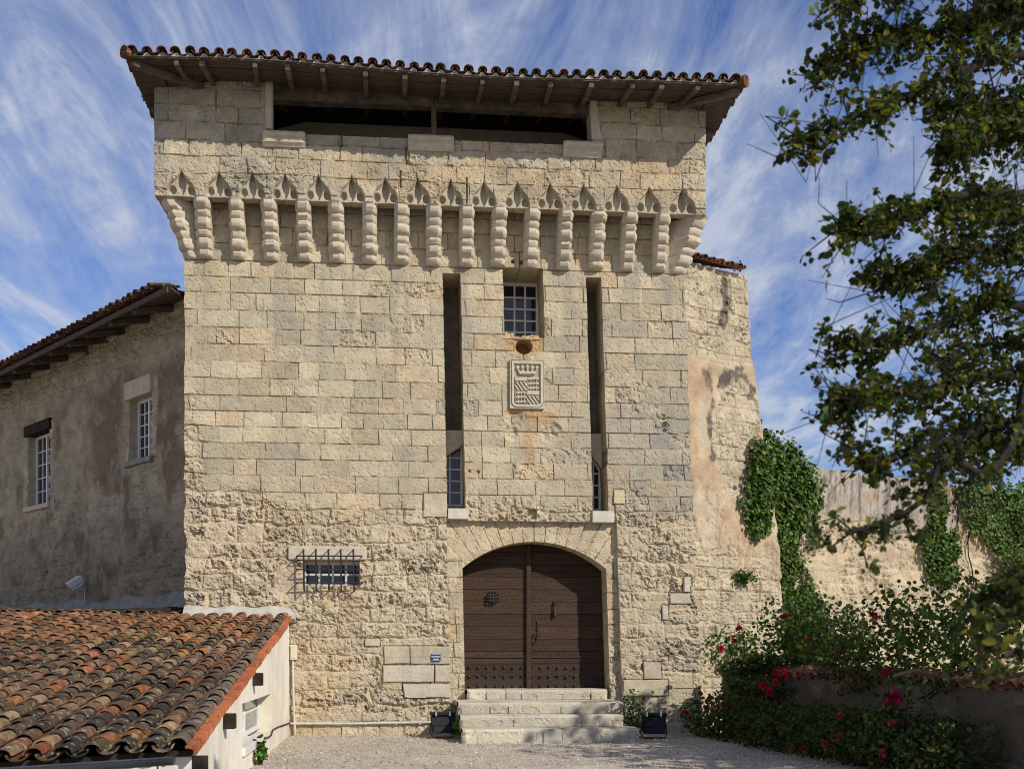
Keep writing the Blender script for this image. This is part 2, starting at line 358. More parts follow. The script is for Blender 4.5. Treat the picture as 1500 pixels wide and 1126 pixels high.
ASH = (0.505, 0.435, 0.300); ASH2 = (0.430, 0.380, 0.278); WARM = (0.56, 0.42, 0.265); GREY = (0.30, 0.285, 0.245); BUFF = (0.50, 0.41, 0.285)
def stone_field(U, V, seed, rough, grey=None, warm=None, ch=(0.27, 0.32), bw=(0.36, 0.78), jw0=0.007):
    wob = 0.012 + 0.11 * rough
    Uw = U + wob * (fbm(U * 2.2, V * 2.2, seed) - .5) * 2; Vw = V + wob * (fbm(U * 1.7 + 40, V * 1.7, seed + 5) - .5) * 2
    d, bid, lu, lv = masonry(Uw, Vw, seed, ch, bw)
    r1, r2, r3, r4 = (brand(bid, k) for k in (1, 2, 3, 4))
    d = d + (fbm(U * 9, V * 9, seed + 8, 3) - .5) * (0.013 + 0.085 * rough)
    worn = np.clip(rough * (0.55 + 0.9 * r4), 0, 1.25) + 0.35 * (r4 > 0.94)
    jw = jw0 * 1.4 + 0.036 * rough * (0.4 + 1.2 * fbm(U * .9, V * .9, seed + 23, 2))
    e = ss(0.0, 1.0, d / np.maximum(jw, 1e-4))
    n = fbm(U * 5, V * 5, seed + 11, 5, 0.6) - .5
    pit = ss(0.53, 0.70, fbm(U * 11, V * 13, seed + 13, 4, 0.6))
    hole = ss(0.64, 0.72, fbm(U * 24, V * 24, seed + 17, 3, 0.5))
    n2 = fbm(U * 17, V * 15, seed + 19, 4, 0.7) - .5
    h = (e - 1) * (0.019 + 0.020 * rough) + (r1 - .5) * (0.010 + 0.035 * rough) + (r2 - .5) * (lu - .5) * 0.012 + (r3 - .5) * (lv - .5) * 0.008
    h = h + e * (worn * (0.12 * n + 0.075 * n2 - 0.050 * pit) - 0.006 * pit * (r3 > .5) - (0.009 + 0.016 * worn) * hole)
    h = h + e * 0.004 * n
    # colour
    c = lerp3(ASH, ASH2, r2); c = lerp3(c, WARM, np.clip((r3 - .72) * 2.0, 0, 0.6)); c = c * (0.88 + 0.24 * r1)[..., None]
    c = lerp3(c, (0.485, 0.42, 0.31), np.clip(rough, 0, 1) * 0.75)
    if grey is not None: c = lerp3(c, GREY, np.clip(grey * (0.45 + r4), 0, 0.9))
    if warm is not None: c = lerp3(c, (0.46, 0.27, 0.115), np.clip(warm, 0, 0.75))
    mort = lerp3((0.165, 0.132, 0.088), BUFF, np.clip(rough * 1.4, 0, 1))
    c = lerp3(mort, c, e)
    sm = ss(.57, .66, fbm(U * 1.6, V * 1.9, seed + 29, 4)) * np.clip(rough * 1.2, 0, 1)     # mortar smeared over the joints
    h = h * (1 - .72 * sm) - .012 * sm; c = lerp3(c, np.asarray(BUFF) * 1.05, sm * .7)
    return h, c

# ------------------------------------------------------------------ leaves
def leaves(pts, size, cols, up=0.35, droop=0.0, w=0.42, seed=0, nrm=None, spread=1.0):
    r = np.random.default_rng(seed); n = len(pts); pts = np.asarray(pts)
    nn = r.normal(size=(n, 3)) * spread; nn[:, 2] += up * 2
    if nrm is not None: nn = nn * 0.55 + np.asarray(nrm)
    nn /= np.linalg.norm(nn, axis=1)[:, None]
    a = r.normal(size=(n, 3)); a[:, 2] -= droop; a -= nn * np.sum(a * nn, 1)[:, None]; a /= np.linalg.norm(a, axis=1)[:, None]
    b = np.cross(nn, a); s = np.asarray(size).reshape(-1, 1) * r.uniform(0.7, 1.25, (n, 1))
    prof = [(0, 0, 0), (.34 * w / .42, .34, .10), (.40 * w / .42, .70, .08), (0, 1.0, -.06), (-.40 * w / .42, .70, .08), (-.34 * w / .42, .34, .10)]
    V = np.stack([pts + s * (b * x + a * y + nn * z) for x, y, z in prof], 1).reshape(-1, 3)
    k = np.arange(n)[:, None] * 6; Fq = np.concatenate([k + [0, 1, 2, 3], k + [0, 3, 4, 5]])
    return V, Fq, np.repeat(np.asarray(cols), 6, axis=0)
def leafcols(n, base, var=0.35, seed=0, alt=None, p=0.1):
    r = np.random.default_rng(seed); c = np.asarray(base)[None] * (1 + var * r.normal(size=(n, 1))).clip(0.35, 2.2)
    c = c * (1 + 0.12 * r.normal(size=(n, 3))).clip(.6, 1.5)
    if alt is not None:
        k = r.random(n) < p; c[k] = np.asarray(alt) * (0.7 + 0.6 * r.random((k.sum(), 1)))
    return c.clip(0.003, 0.9)

# ================================================================== ground
gU = np.unique(np.concatenate([np.linspace(-600, -14, 14), np.linspace(-14, 16, 160), np.linspace(16, 600, 14)]))
gV = np.unique(np.concatenate([np.linspace(-300, -21, 10), np.linspace(-21, 6, 150), np.linspace(6, 900, 14)]))
def ground_hc(U, V):
    near = ss(40, 14, np.abs(U)) * ss(40, 21, np.abs(V))
    h = (fbm(U * .7, V * .7, 3) - .5) * 0.03 * near + (fbm(U * 4, V * 4, 4) - .5) * 0.012 * near
    return h - 0.005, np.ones(U.shape + (3,))
go = sheet('ground', gU, gV, lambda U, V: np.stack([U, V, 0 * U], -1), (0, 0, -1), ground_hc, M['gravel'], None, skirt=0.5, smooth=True)
tag(go, 'pale gravel courtyard in front of the gate', 'ground', kind='structure')

rp = np.random.default_rng(15); npb = 15000
pu = np.stack([rp.uniform(-3.2, 6.5, npb), rp.uniform(-6.5, -.05, npb), np.zeros(npb)], 1); rs = rp.uniform(.006, .017, npb) * (1 + (rp.random(npb) > .97) * .8)
oct_ = np.array([(1, 0, 0), (0, 1, 0), (-1, 0, 0), (0, -1, 0), (0, 0, .75), (0, 0, -.6)]); sq = rp.uniform(.65, 1.3, (npb, 1, 3)); an = rp.uniform(0, 6.28, npb)
ov = oct_[None] * sq * rs[:, None, None]; ca, sa = np.cos(an)[:, None], np.sin(an)[:, None]
ov = np.stack([ov[..., 0] * ca - ov[..., 1] * sa, ov[..., 0] * sa + ov[..., 1] * ca, ov[..., 2]], -1) + pu[:, None, :] + np.array([0, 0, .004])
of = np.array([(0, 1, 4), (1, 2, 4), (2, 3, 4), (3, 0, 4), (1, 0, 5), (2, 1, 5), (3, 2, 5), (0, 3, 5)]); of = (np.arange(npb)[:, None, None] * 6 + of[None]).reshape(-1, 3)
tone = rp.choice(5, npb, p=[.3, .3, .15, .15, .1]); pc = np.array([(.50, .45, .37), (.42, .37, .295), (.62, .57, .49), (.25, .21, .165), (.42, .32, .23)])[tone] * rp.uniform(.85, 1.15, (npb, 1))
go = link('gravel', npmesh('pebbles', ov.reshape(-1, 3), of, np.repeat(pc, 6, 0)), stone_attr('pebble stone', .1, 60, .002)); tag(go, 'loose pale pebbles scattered over the courtyard', 'gravel', kind='stuff')
# ================================================================== gate tower
tower = empty('gate_tower', (0.8, 0, 0), 'tall square gate tower of pale limestone with carved corbels and an arched oak door', 'tower')
Z_TOP_LOW = 9.95; Z_REF = P(577, 400)[2]
def lean(X, Z): return X + (0.0165 + 0.0040 * X) * (Z_REF - Z)
def unlean(X, Z):
    a = Z_REF - Z; return (X - 0.0165 * a) / (1 + 0.0040 * a)
def UX(px, py, Y=0.0): q = P(px, py, Y); return unlean(q[0], q[2])
XL = UX(270, 500); XR = UX(1006, 500)
slotA = (UX(648.5, 410), UX(675, 410), P(660, 747)[2], P(660, 400)[2])
slotB = (UX(858.5, 410), UX(881, 410), P(880, 750)[2], P(870, 406)[2])
winC = (UX(738, 450), UX(797, 450), P(768, 494)[2], P(768, 392)[2])
grW = (UX(444, 850), UX(527, 850), P(485, 857)[2], P(485, 818)[2])
panR = (UX(657, 900), UX(908, 900), -0.3, P(780, 763)[2])
holeC = (UX(768, 507), P(768, 507)[2])
def low_rough(U, V):
    zb = 4.05 + 0.25 * ss(-1, -4, U) + 0.35 * (fbm(U * 1.1, V * 0.4, 77, 3) - .5) * 2
    r = ss(zb + 0.35, zb - 0.25, V)
    r = r * (0.72 + 0.5 * ss(.45, .6, fbm(U * .8, V * .8, 78)))
    edge = ss(XL + 0.5, XL, U) * ss(6.6, 5.0, V) * 0.7
    pr = ss(3.3, 5.0, U) * ss(.50, .62, fbm(U * 1.2 + 5, V * 1.4, 79)) * ss(7.9, 7.2, V) * 0.75
    base = ss(0.55, 0.3, V) * ss(1.1, .9, U)
    repl = (ss(UX(555, 970), UX(562, 970), U) * ss(1.62, 1.52, V) * ss(0.72, .78, V) * ss(panR[1], panR[0], U))
    r2 = np.maximum(np.maximum(r, edge), pr) * (1 - .85 * repl) * (1 - 0.75 * base)
    qr = ss(UX(905, 1000), UX(925, 1000), U) * ss(1.12, 1.05, V)
    return np.clip(r2 * (1 - qr * .9), 0, 1)
def low_hc(U, V):
    r = low_rough(U, V)
    grey = ss(2.9, 4.6, U) * ss(3.6, 4.4, V) * ss(6.8, 5.6, V) * 0.65 + 0.30 * ss(.52, .7, fbm(U * .6, V * .6, 80)) * r
    du = (U - holeC[0]); warm = 0.75 * ss(.42, .0, np.abs(du)) * ss(4.2, 7.2, V) * ss(7.62, 7.3, V) * ss(.42, .62, fbm(U * 7, V * 2.0, 81)) + 0.15 * ss(.55, .75, fbm(U * .9, V * .9, 82))
    for (a, b, sx_, sz_, k_) in ((768, 505, .42, .20, .9), (795, 611, .33, .14, 1.0), (752, 604, .16, .10, .8), (775, 650, .12, .55, .5)):
        q = P(a, b); dd = np.hypot((U - unlean(q[0], q[2])) / sx_, (V - q[2]) / sz_) + .9 * (fbm(U * 6, V * 6, 88, 4) - .5); warm = np.maximum(warm, k_ * ss(1.0, .6, dd))
    h, c = stone_field(U, V, 101, r, grey, warm)
    # stained pale bottom left base and orange tint of the rubble
    tint = ss(.45, .65, fbm(U * 1.3, V * 1.3, 83)) * ss(2.6, 1.2, V) * ss(0.6, -0.5, U)
    c = lerp3(c, (0.47, 0.36, 0.22), np.clip(tint * .5, 0, 1))
    run = ss(.50, .72, fbm(U * 3.2, V * .28, 96, 4, .6)) * (ss(6.2, 8.6, V) * .55 + .22 * ss(3.5, 5.0, V)); c = lerp3(c, np.asarray((.30, .275, .225)), np.clip(run, 0, .45))
    # repair stones, each with its own flat dressed face
    for (x0, y0, x1, y1, cc_, out) in ((562, 946, 600, 972, (.52, .46, .35), .012), (600, 946, 664, 972, (.45, .40, .30), .010), (561, 974, 636, 999, (.58, .53, .44), .020), (637, 974, 665, 999, (.55, .49, .39), .016), (591, 1001, 665, 1022, (.57, .52, .43), .022),
                                   (899, 717, 915, 738, (.66, .55, .36), .014), (981, 868, 1013, 884, (.58, .54, .45), .02), (1002, 844, 1013, 867, (.6, .56, .48), .02), (970, 886, 979, 908, (.6, .56, .47), .016),
                                   (943, 969, 968, 994, (.50, .45, .35), .012), (913, 995, 978, 1019, (.54, .47, .35), .020), (915, 1021, 963, 1062, (.54, .47, .34), .016), (620, 722, 655, 757, (.56, .50, .38), .012), (534, 935, 556, 946, (.58, .52, .4), .014)):
        a, b = P(x0, y1), P(x1, y0); u0, u1 = unlean(a[0], a[2]), unlean(b[0], b[2]); j_ = .014 * (fbm(U * 6, V * 6, 89) - .5)
        dd = np.minimum(np.minimum(U - u0, u1 - U), np.minimum(V - a[2], b[2] - V)) + j_
        k_ = ss(0.0, .010, dd); gap = ss(-.022, -.008, dd) * (1 - k_)
        h = h * (1 - k_) + k_ * (out + .006 * (fbm(U * 14, V * 14, 90) - .5)) - gap * .02; c = lerp3(c, np.asarray(cc_) * .93, k_ * .75); c = lerp3(c, (.2, .16, .11), gap * .5)
    for (px, py, r_, dep) in ((752, 383, .035, .12), (764, 384.5, .035, .12), (780, 386, .04, .12), (688, 690, .03, .05), (701, 691, .03, .05)):
        q = P(px, py); h = h - dep * ss(r_ * 1.2, r_ * .7, np.hypot(U - unlean(q[0], q[2]), V - q[2]))
    q = P(781, 752.5); h = h - .1 * ((np.abs(U - unlean(q[0], q[2])) < .075) & (np.abs(V - q[2]) < .085))
    # round gun hole and broken sill
    rr = np.hypot(du, (V - holeC[1]) * 1.05); h = h - 0.45 * ss(0.155, 0.125, rr)
    chip = ss(0.42, 0.15, np.hypot(du, (V - holeC[1] - .12) * 1.6)) * ss(.4, .6, fbm(U * 9, V * 9, 84)); h = h - 0.03 * chip
    # broken patches under the coat of arms
    for (a, b, s) in ((755, 612, .16), (748, 632, .13), (802, 633, .14), (812, 628, .1)):
        q = P(a, b); h = h - 0.05 * ss(s * 1.3, s * .5, np.hypot(U - unlean(q[0], q[2]), V - q[2]) + 0.12 * (fbm(U * 8, V * 8, 85) - .5))
    return h, c
low_holes = [(*slotA, 0.95), (*slotB, 0.95), (*winC, 0.98), (*grW, 0.4), (*panR, 0.16)]
def low_pos(U, V):
    X = lean(U, V); w1 = 0.012 * (fbm(V * 3.1, U * .6, 86) - .5) * 2
    corner = ss(XL + .35, XL, U) + ss(XR - .35, XR, U)
    w2 = corner * (fbm(V * 2.6, U * .2, 87, 4, .65) - .5) * 0.10 * (0.5 + ss(5.5, 4, V))
    return np.stack([X + w1 + w2, 0 * U, V], -1)
def hole_lines(hs): return [x for q in hs for x in q[0:2]], [x for q in hs for x in q[2:4]]
hu, hv = hole_lines(low_holes)
sheet('wall', grid_lines(XL, XR, 0.0145, hu), np.unique(np.concatenate([grid_lines(-0.3, 4.6, 0.0135, hv), grid_lines(4.6, Z_TOP_LOW, 0.0165, hv)])), low_pos, (0, 1, 0), low_hc, M['wall'], tower, low_holes, skirt=0.6)

# arched gate panel (recessed)
PY = 0.12
pu0, pu1, pv1 = panR[0], panR[1], panR[3]
def pxU(px, py): q = P(px, py, PY); return unlean(q[0], q[2])
ax0, ax1 = pxU(678, 860), pxU(889, 860); axc = (ax0 + ax1) / 2; AW = (ax1 - ax0) / 2
z_sp = P(700, 832, PY)[2]; z_ap = P(776, 793, PY)[2]; AR = (AW**2 + (z_ap - z_sp)**2) / (2 * (z_ap - z_sp)); acz = z_ap - AR
def arch_z(U): return acz + np.sqrt(np.maximum(AR**2 - (U - axc)**2, 0))
def pan_hc(U, V):
    r = 0.55 * ss(2.6, 1.0, V) * (0.6 + .4 * fbm(U * 2, V * 2, 90)) + 0.06; r = r * np.where(U < ax0, 0.45 + .4 * ss(1.6, 2.1, V), 1.0)
    h, c = stone_field(U, V, 140, r, None, 0.25 * ss(.5, .7, fbm(U, V * 1.5, 91)), (0.27, 0.33), (0.22, 0.42), 0.008)
    ang = np.arctan2(U - axc, V - acz); k = ang / math.radians(5.6); kk = np.floor(k + .25 * np.sin(np.floor(k) * 7)); fr = (k - np.floor(k))
    above = ss(-0.03, 0.03, V - np.where(np.abs(U - axc) < AW, z_sp, z_sp + .15))
    dist = np.minimum(fr, 1 - fr) * math.radians(5.6) * np.hypot(U - axc, V - acz) + (fbm(U * 7, V * 7, 92) - .5) * .02
    e = ss(0.0, 0.012, dist); rb = _h(kk, kk * 3 + 1, 5)
    hv_ = (e - 1) * 0.016 + (rb - .5) * .012 + 0.012 * (fbm(U * 6, V * 6, 93) - .5) - 0.009 * ss(.6, .7, fbm(U * 22, V * 22, 94))
    cv_ = lerp3((0.20, 0.165, 0.115), np.asarray(ASH) * (0.92 + .2 * rb)[..., None], e)
    cv_ = lerp3(cv_, WARM, 0.35 * ss(.4, .7, fbm(U * 2, V * 2, 95)))
    return h * (1 - above) + hv_ * above, lerp3(c, cv_, above)
def pan_piece(name, Us, vlo, vhi, par, depth):
    tt = np.linspace(0, 1, max(3, int((pv1 + .3) / .0185)))
    T = tt
    def pos(U, Tv):
        lo = vlo(U); V = lo + (vhi - lo) * Tv
        return np.stack([lean(U, V), 0 * U + PY, V], -1)
    def hc(U, Tv):
        lo = vlo(U); return pan_hc(U, lo + (vhi - lo) * Tv)
    return sheet(name, Us, T, pos, (0, 1, 0), hc, M['wall'], par, (), skirt=depth)
pz0 = -0.2
pan_piece('arch_panel', grid_lines(ax0, ax1, 0.0175), arch_z, pv1, tower, 0.55)
pan_piece('gate_jamb', grid_lines(pu0 - .02, ax0, 0.0175), lambda U: 0 * U + pz0, pv1, tower, 0.55)
pan_piece('gate_jamb', grid_lines(ax1, pu1 + .02, 0.0175), lambda U: 0 * U + pz0, pv1, tower, 0.55)

# parapet on corbels
YU = -0.45
UL = P(226, 200, YU)[0]; UR = P(1034, 250, YU)[0]
Z_PB = P(620, 300, YU)[2]; Z_WT = 11.58
lgX0, lgX1 = P(391, 180, YU)[0], P(868, 180, YU)[0]; lgZ = P(600, 203, YU)[2]
cor_px = [297, 347, 396, 445, 493, 541, 588, 636, 684, 731, 779, 828, 876, 922, 970]
tr_px = [265, 320, 369, 417, 466, 515, 564, 612, 660, 709, 758, 806, 855, 904, 951, 1000]
tr_x = [P(a, 290, YU)[0] for a in tr_px]
def ogee(U, V):
    dd = np.zeros_like(U)
    for k, xc in enumerate(tr_x):
        mk = np.abs(U - xc) < 0.4
        hw = 0.235 if 0 < k < len(tr_x) - 1 else 0.26
        a = (U - xc) / hw; b = (V - (Z_PB + 0.012)) / 0.54
        bc = np.clip(b, 0, 1); wd = np.where(bc < .42, 1.0 - .24 * (bc / .42) ** 2, .76 * ((1 - bc) / .58) ** 2.0)
        ins = ss(0.0, 0.10, wd - np.abs(a)) * (b > 0.0) * (b < 1)
        lens = ss(0, .16, 0.46 * np.sin(np.pi * np.clip((b - .02) / .92, 0, 1)) ** .9 * (1 - .62 * b) - np.abs(a)) * (b < .98)
        cir = np.zeros_like(U)
        for s in (-1, 1): cir = np.maximum(cir, ss(.30, .18, np.hypot(a - s * .63, (b - .22) * 1.9)))
        q = ins * (0.075 + 0.085 * np.maximum(lens, cir))
        dd = np.where(mk, np.maximum(dd, q), dd)
    return dd
def up_hc(U, V):
    r = 0.10 + 0.22 * ss(.5, .65, fbm(U * 1.3, V * 1.5, 120)) * ss(10.9, 10.5, V)
    grey = 0.42 * ss(.42, .62, fbm(U * .9, V * 1.1, 121)) + 0.55 * ss(UL + .45, UL, U) * ss(.35, .55, fbm(U * 3, V * 3, 122)) + .12
    warm = 0.28 * ss(.5, .66, fbm(U * 1.1 + 9, V * 1.7, 123)) * ss(-3.4, -2.0, U) * ss(11, 10.6, V)
    h, c = stone_field(U, V, 160, r, grey, warm, (0.265, 0.325), (0.36, 0.86), 0.006)
    for (px, y0, y1) in ((595, 214, 240), (587, 250, 275), (684, 260, 298), (500, 196, 215)):
        q0, q1 = P(px, y1, YU), P(px, y0, YU); h = h - .06 * ss(.020, .008, np.abs(U - q0[0] + .03 * (fbm(V * 9, 0 * U, 125) - .5))) * (V > q0[2]) * (V < q1[2])
    d = ogee(U, V); k = ss(0, .03, d)
    h = h * (1 - k) - d; c = lerp3(c, (0.45, 0.405, 0.315), k * .9)
    return h, c
up_hole = [(lgX0, lgX1, lgZ, 99, 0.5)]
hu, hv = hole_lines(up_hole)
sheet('parapet_wall', grid_lines(UL, UR, 0.0125, hu), np.unique(np.concatenate([np.linspace(Z_PB, Z_PB + .6, 56), grid_lines(Z_PB + .6, Z_WT, .0175, [lgZ])])),
      lambda U, V: np.stack([U + .014 * (fbm(V * 4, U * .3, 124) - .5), 0 * U + YU, V + 0 * U], -1), (0, 1, 0), up_hc, M['parapet'], tower, up_hole, skirt=0.22)
b = MB(); b.box(UL + .05, UR - .05, YU + .225, 0.2, Z_PB + .42, Z_PB + .56); b.build('machicolation_floor', M['darkwood'], tower)

# side and rear walls of the tower
DEP = 7.0
def side_wall(name, x, s, z0, z1, y0, y1, seed):
    def hc(U, V): return stone_field(U, V, seed, 0.25 + 0 * U, 0.2 + 0 * U)
    sheet(name, grid_lines(y0, y1, .06), grid_lines(z0, z1, .05), lambda U, V: np.stack([lean(x + 0 * U, V) if z0 < 5 else x + 0 * U, U, V], -1), (-s, 0, 0), hc, M['rough'], tower, skirt=.3)
side_wall('wall', XL + .005, -1, -.2, Z_TOP_LOW - .02, 0.5, DEP, 171); side_wall('wall', XR - .005, 1, -.2, Z_TOP_LOW - .02, 0.5, DEP, 172)
side_wall('parapet_wall', UL + .005, -1, Z_PB + .03, Z_WT - .06, YU + .2, DEP + .4, 173); side_wall('parapet_wall', UR - .005, 1, Z_PB + .03, Z_WT - .06, YU + .2, DEP + .4, 174)
b = MB(); b.box(XL + .35, XR - .35, DEP - .3, DEP, -.2, Z_TOP_LOW); b.box(UL + .3, UR - .3, DEP + .1, DEP + .4, Z_TOP_LOW + .01, Z_WT - .1)
b.build('rear_wall', M['carved'], tower)
# loggia floor and rear wall inside
b = MB(); b.box(UL + .32, UR - .32, 1.7, 2.0, Z_TOP_LOW + .12, Z_WT + .32); b.build('loggia_wall', M['carved'], tower)
b = MB(); b.box(UL + .3, UR - .3, 0.21, DEP, Z_TOP_LOW + .02, Z_TOP_LOW + .1); b.build('loggia_floor', M['plank'], tower)

# corbels
def corbel_mb(wd, proj, z0, z1, seed):
    rc = np.random.default_rng(seed); wear = rc.uniform(.55, 1.05, 6); tw = rc.normal(0, .006, 8)
    zs = []; ps = []; n = 45
    for i in range(n + 1):
        t = i / n; tier = min(int(t * 3), 2); q = t * 3 - tier
        basep = 0.05 + (0.40) * (0.12 + 0.88 * t) * proj / .45
        bulge = (0.045 * max(0, math.sin(math.pi * min(q / .40, 1))) ** .5 if q < .40 else 0.088 * max(0, math.sin(math.pi * min((q - .40) / .60, 1))) ** .5) - .012
        bulge *= wear[min(tier * 2 + (q > .40), 5)]
        if t > .9: bulge = max(bulge, .05 * (t - .9) / .1)
        zs.append(z0 + (z1 - z0) * t); ps.append((basep + bulge, wd * (0.90 + bulge * 1.5)))
    v = []; f = []
    for z, (p_, w_) in zip(zs, ps):
        h_ = w_ / 2; j = rc.normal(0, .0045, 8) + tw; v += [(-wd / 2, 0.05, z), (-h_ + j[0], -(p_ - .085) + j[1], z), (-h_ * .52 + j[2], -p_ + j[3], z), (h_ * .52 + j[4], -p_ + j[5], z), (h_ + j[6], -(p_ - .085) + j[7], z), (wd / 2, .05, z)]
    for i in range(n):
        for k in range(5): f.append((i * 6 + k, i * 6 + k + 1, (i + 1) * 6 + k + 1, (i + 1) * 6 + k))
    f += [(5, 4, 3, 2, 1, 0), tuple(n * 6 + k for k in range(6))]
    m_ = MB(); m_.add(v, f); return m_
cz0 = P(560, 384, -0.1)[2]; cz1 = Z_PB + .015
for k, a in enumerate(cor_px):
    x = P(a, 330, -0.25)[0]; o = corbel_mb(0.275, 0.44, cz0 + random.uniform(-.015, .015), cz1, 900 + k).build('corbel', M['carved'], tower, smooth=38)
    o.location = (x - tower.location.x, random.uniform(-.008, .008), 0); o.rotation_euler = (0, 0, random.uniform(-.03, .03))
for s, x in ((-1, XL + .05), (1, XR - .02)):
    xx = lean(x, 9.0)
    c2 = corbel_mb(0.36, 0.60, cz0 - .02, cz1, 950 + s); o = c2.build('corbel', M['carved'], tower, smooth=38)
    o.location = (xx - tower.location.x + s * -0.10, 0.10, 0); o.rotation_euler = (0, 0, math.radians(45) * s)

# moulded sill pieces and jamb shaft of the loggia
def sill_piece(a, b_, py0, py1):
    x0, x1 = P(a, py0, YU - .1)[0], P(b_, py0, YU - .1)[0]; z0, z1 = P(a, py1, YU - .1)[2], P(a, py0, YU - .1)[2]; H = z1 - z0
    prof = [(0.05, 0), (-.03, 0), (-.05, .12 * H), (-.09, .25 * H), (-.10, .42 * H), (-.08, .5 * H), (-.085, .56 * H), (-.13, .68 * H), (-.145, .84 * H), (-.12, H), (.05, H)]
    m_ = MB(); n = 14
    rings = []
    for i in range(n + 1):
        x = x0 + (x1 - x0) * i / n; j = random.uniform(.96, 1.03); e_ = .8 if i in (0, n) else 1
        rings.append([(x, YU + (p_ * j * e_ if p_ < 0 else p_), z0 + q * (j * .5 + .5)) for p_, q in prof])
    m_.v = [q for R in rings for q in R]; k = len(prof); m_.c = [(1, 1, 1)] * len(m_.v)
    m_.f = [(i * k + j, i * k + (j + 1) % k, (i + 1) * k + (j + 1) % k, (i + 1) * k + j) for i in range(n) for j in range(k)] + [tuple(range(k)), tuple(range(n * k, n * k + k))]
    m_.build('sill_moulding', M['carved'], tower, smooth=22)
sill_piece(384, 447, 191, 211); sill_piece(598, 665, 197, 217); sill_piece(826, 883, 206, 227)
b = MB(); x = P(394, 150, YU)[0]; b.tube([(x, YU + .02, lgZ + .05), (x, YU + .02, Z_WT + .02)], 0.075, 12); b.box(x - .13, x + .0, YU + .01, YU + .4, lgZ + .02, Z_WT + .01)
b.build('jamb_shaft', M['carved'], tower, smooth=40)
b = MB(); x = P(868, 150, YU)[0]; b.hexa([(x - .02, YU - .02, lgZ + .12), (x + .17, YU - .02, lgZ + .12), (x + .17, YU + .4, lgZ + .12), (x - .02, YU + .4, lgZ + .12)],
    [(x - .06, YU - .02, Z_WT + .02), (x + .05, YU - .02, Z_WT + .02), (x + .05, YU + .4, Z_WT + .02), (x - .06, YU + .4, Z_WT + .02)]); b.build('jamb_shaft', M['carved'], tower, bevel=.012)
b = MB(); zt = P(500, 126, YU + .11)[2]; zb_ = P(500, 150, YU + .11)[2]
xa, xb = lgX0 + .1, lgX1 - .0; b.bar((xa, YU + .22, (zt + zb_) / 2), ((xa + xb) / 2, YU + .22, (zt + zb_) / 2 + .01), .22, zt - zb_); b.bar(((xa + xb) / 2 + .004, YU + .23, (zt + zb_) / 2 + .0), (xb, YU + .22, (zt + zb_) / 2 - .02), .21, zt - zb_ - .02)
b.build('lintel_beam', M['wood'], tower, bevel=.01)
b = MB(); x = P(636, 170, YU)[0]; b.bar((x, YU + .2, lgZ - .02), (x, YU + .2, zb_ + .02), .09, .1, (0, 1, 0)); b.build('post', M['wood'], tower, bevel=.008)

# ---- clay tile roofs
def clay(r, k=0):
    base = [(0.30, 0.105, 0.050), (0.22, 0.085, 0.048), (0.36, 0.15, 0.075), (0.15, 0.07, 0.045), (0.11, 0.075, 0.055), (0.42, 0.25, 0.14)]
    p_ = [.24, .22, .14, .18, .15, .07]
    i = r.choice(len(base), p=p_); return np.array(base[i]) * r.uniform(.75, 1.2)
def tiles(org, ud, dd, nU, nD, pitch, step, r, rad=None, bow=0.0, colf=None, clip=None, pans=True, lift=0.045):
    """canal tiles: org = point on the eave, ud = along eave, dd = up the slope (unit), covers and pans."""
    org = np.asarray(org, float); ud = np.asarray(ud, float); dd = np.asarray(dd, float); n_ = np.cross(ud, dd); n_ /= np.linalg.norm(n_)
    if n_[2] < 0: n_ = -n_
    rad = rad or pitch * .36; seg = 7; V = []; Fq = []; C = []; base = 0
    ang = np.linspace(0, np.pi, seg)
    for i in range(nU):
        for kind in ((1, -1) if pans else (1,)):
            off = (i + (0.0 if kind == 1 else 0.5)) * pitch
            for j in range(nD):
                if clip and not clip(off, j * step): continue
                col = colf(i, j, kind) if colf else clay(r)
                L_ = step * 1.22; R0 = rad * r.uniform(.95, 1.06) * (1.0 if kind == 1 else 1.1); R1 = R0 * .86
                du_ = r.normal(0, .006); sk = r.normal(0, .012); d0 = j * step + r.normal(0, .008) + (0 if j else r.normal(0, .012))
                dz = r.normal(0, .004)
                for q, (dist, R, hgt) in enumerate(((d0, R0, lift), (d0 + L_, R1, lift - .024))):
                    for thick in (0, .016):
                        Rr = R - thick
                        x = off + du_ + sk * (q) + Rr * np.cos(ang)
                        z = (Rr * np.sin(ang) * .82 + hgt + dz) if kind == 1 else (-Rr * np.sin(ang) * .7 + hgt + .012 + dz)
                        V.append(org + ud * x[:, None] + dd * dist + n_ * z[:, None])
                o0, i0, o1, i1 = base, base + seg, base + 2 * seg, base + 3 * seg
                for k in range(seg - 1):
                    Fq += [(o0 + k, o0 + k + 1, o1 + k + 1, o1 + k), (i0 + k, i1 + k, i1 + k + 1, i0 + k + 1), (o0 + k, i0 + k, i0 + k + 1, o0 + k + 1)]
                Fq += [(o0, o1, i1, i0), (o0 + seg - 1, i0 + seg - 1, i1 + seg - 1, o1 + seg - 1)]
                C.append(np.repeat(col[None], 4 * seg, 0)); base += 4 * seg
    return np.concatenate(V), np.array(Fq), np.concatenate(C)
def tile_obj(name, parent, mat, *a, **k):
    v, f, c = tiles(*a, **k); me = npmesh(name, v, f, c, True); me.set_sharp_from_angle(angle=math.radians(50)); return link(name, me, mat, parent)

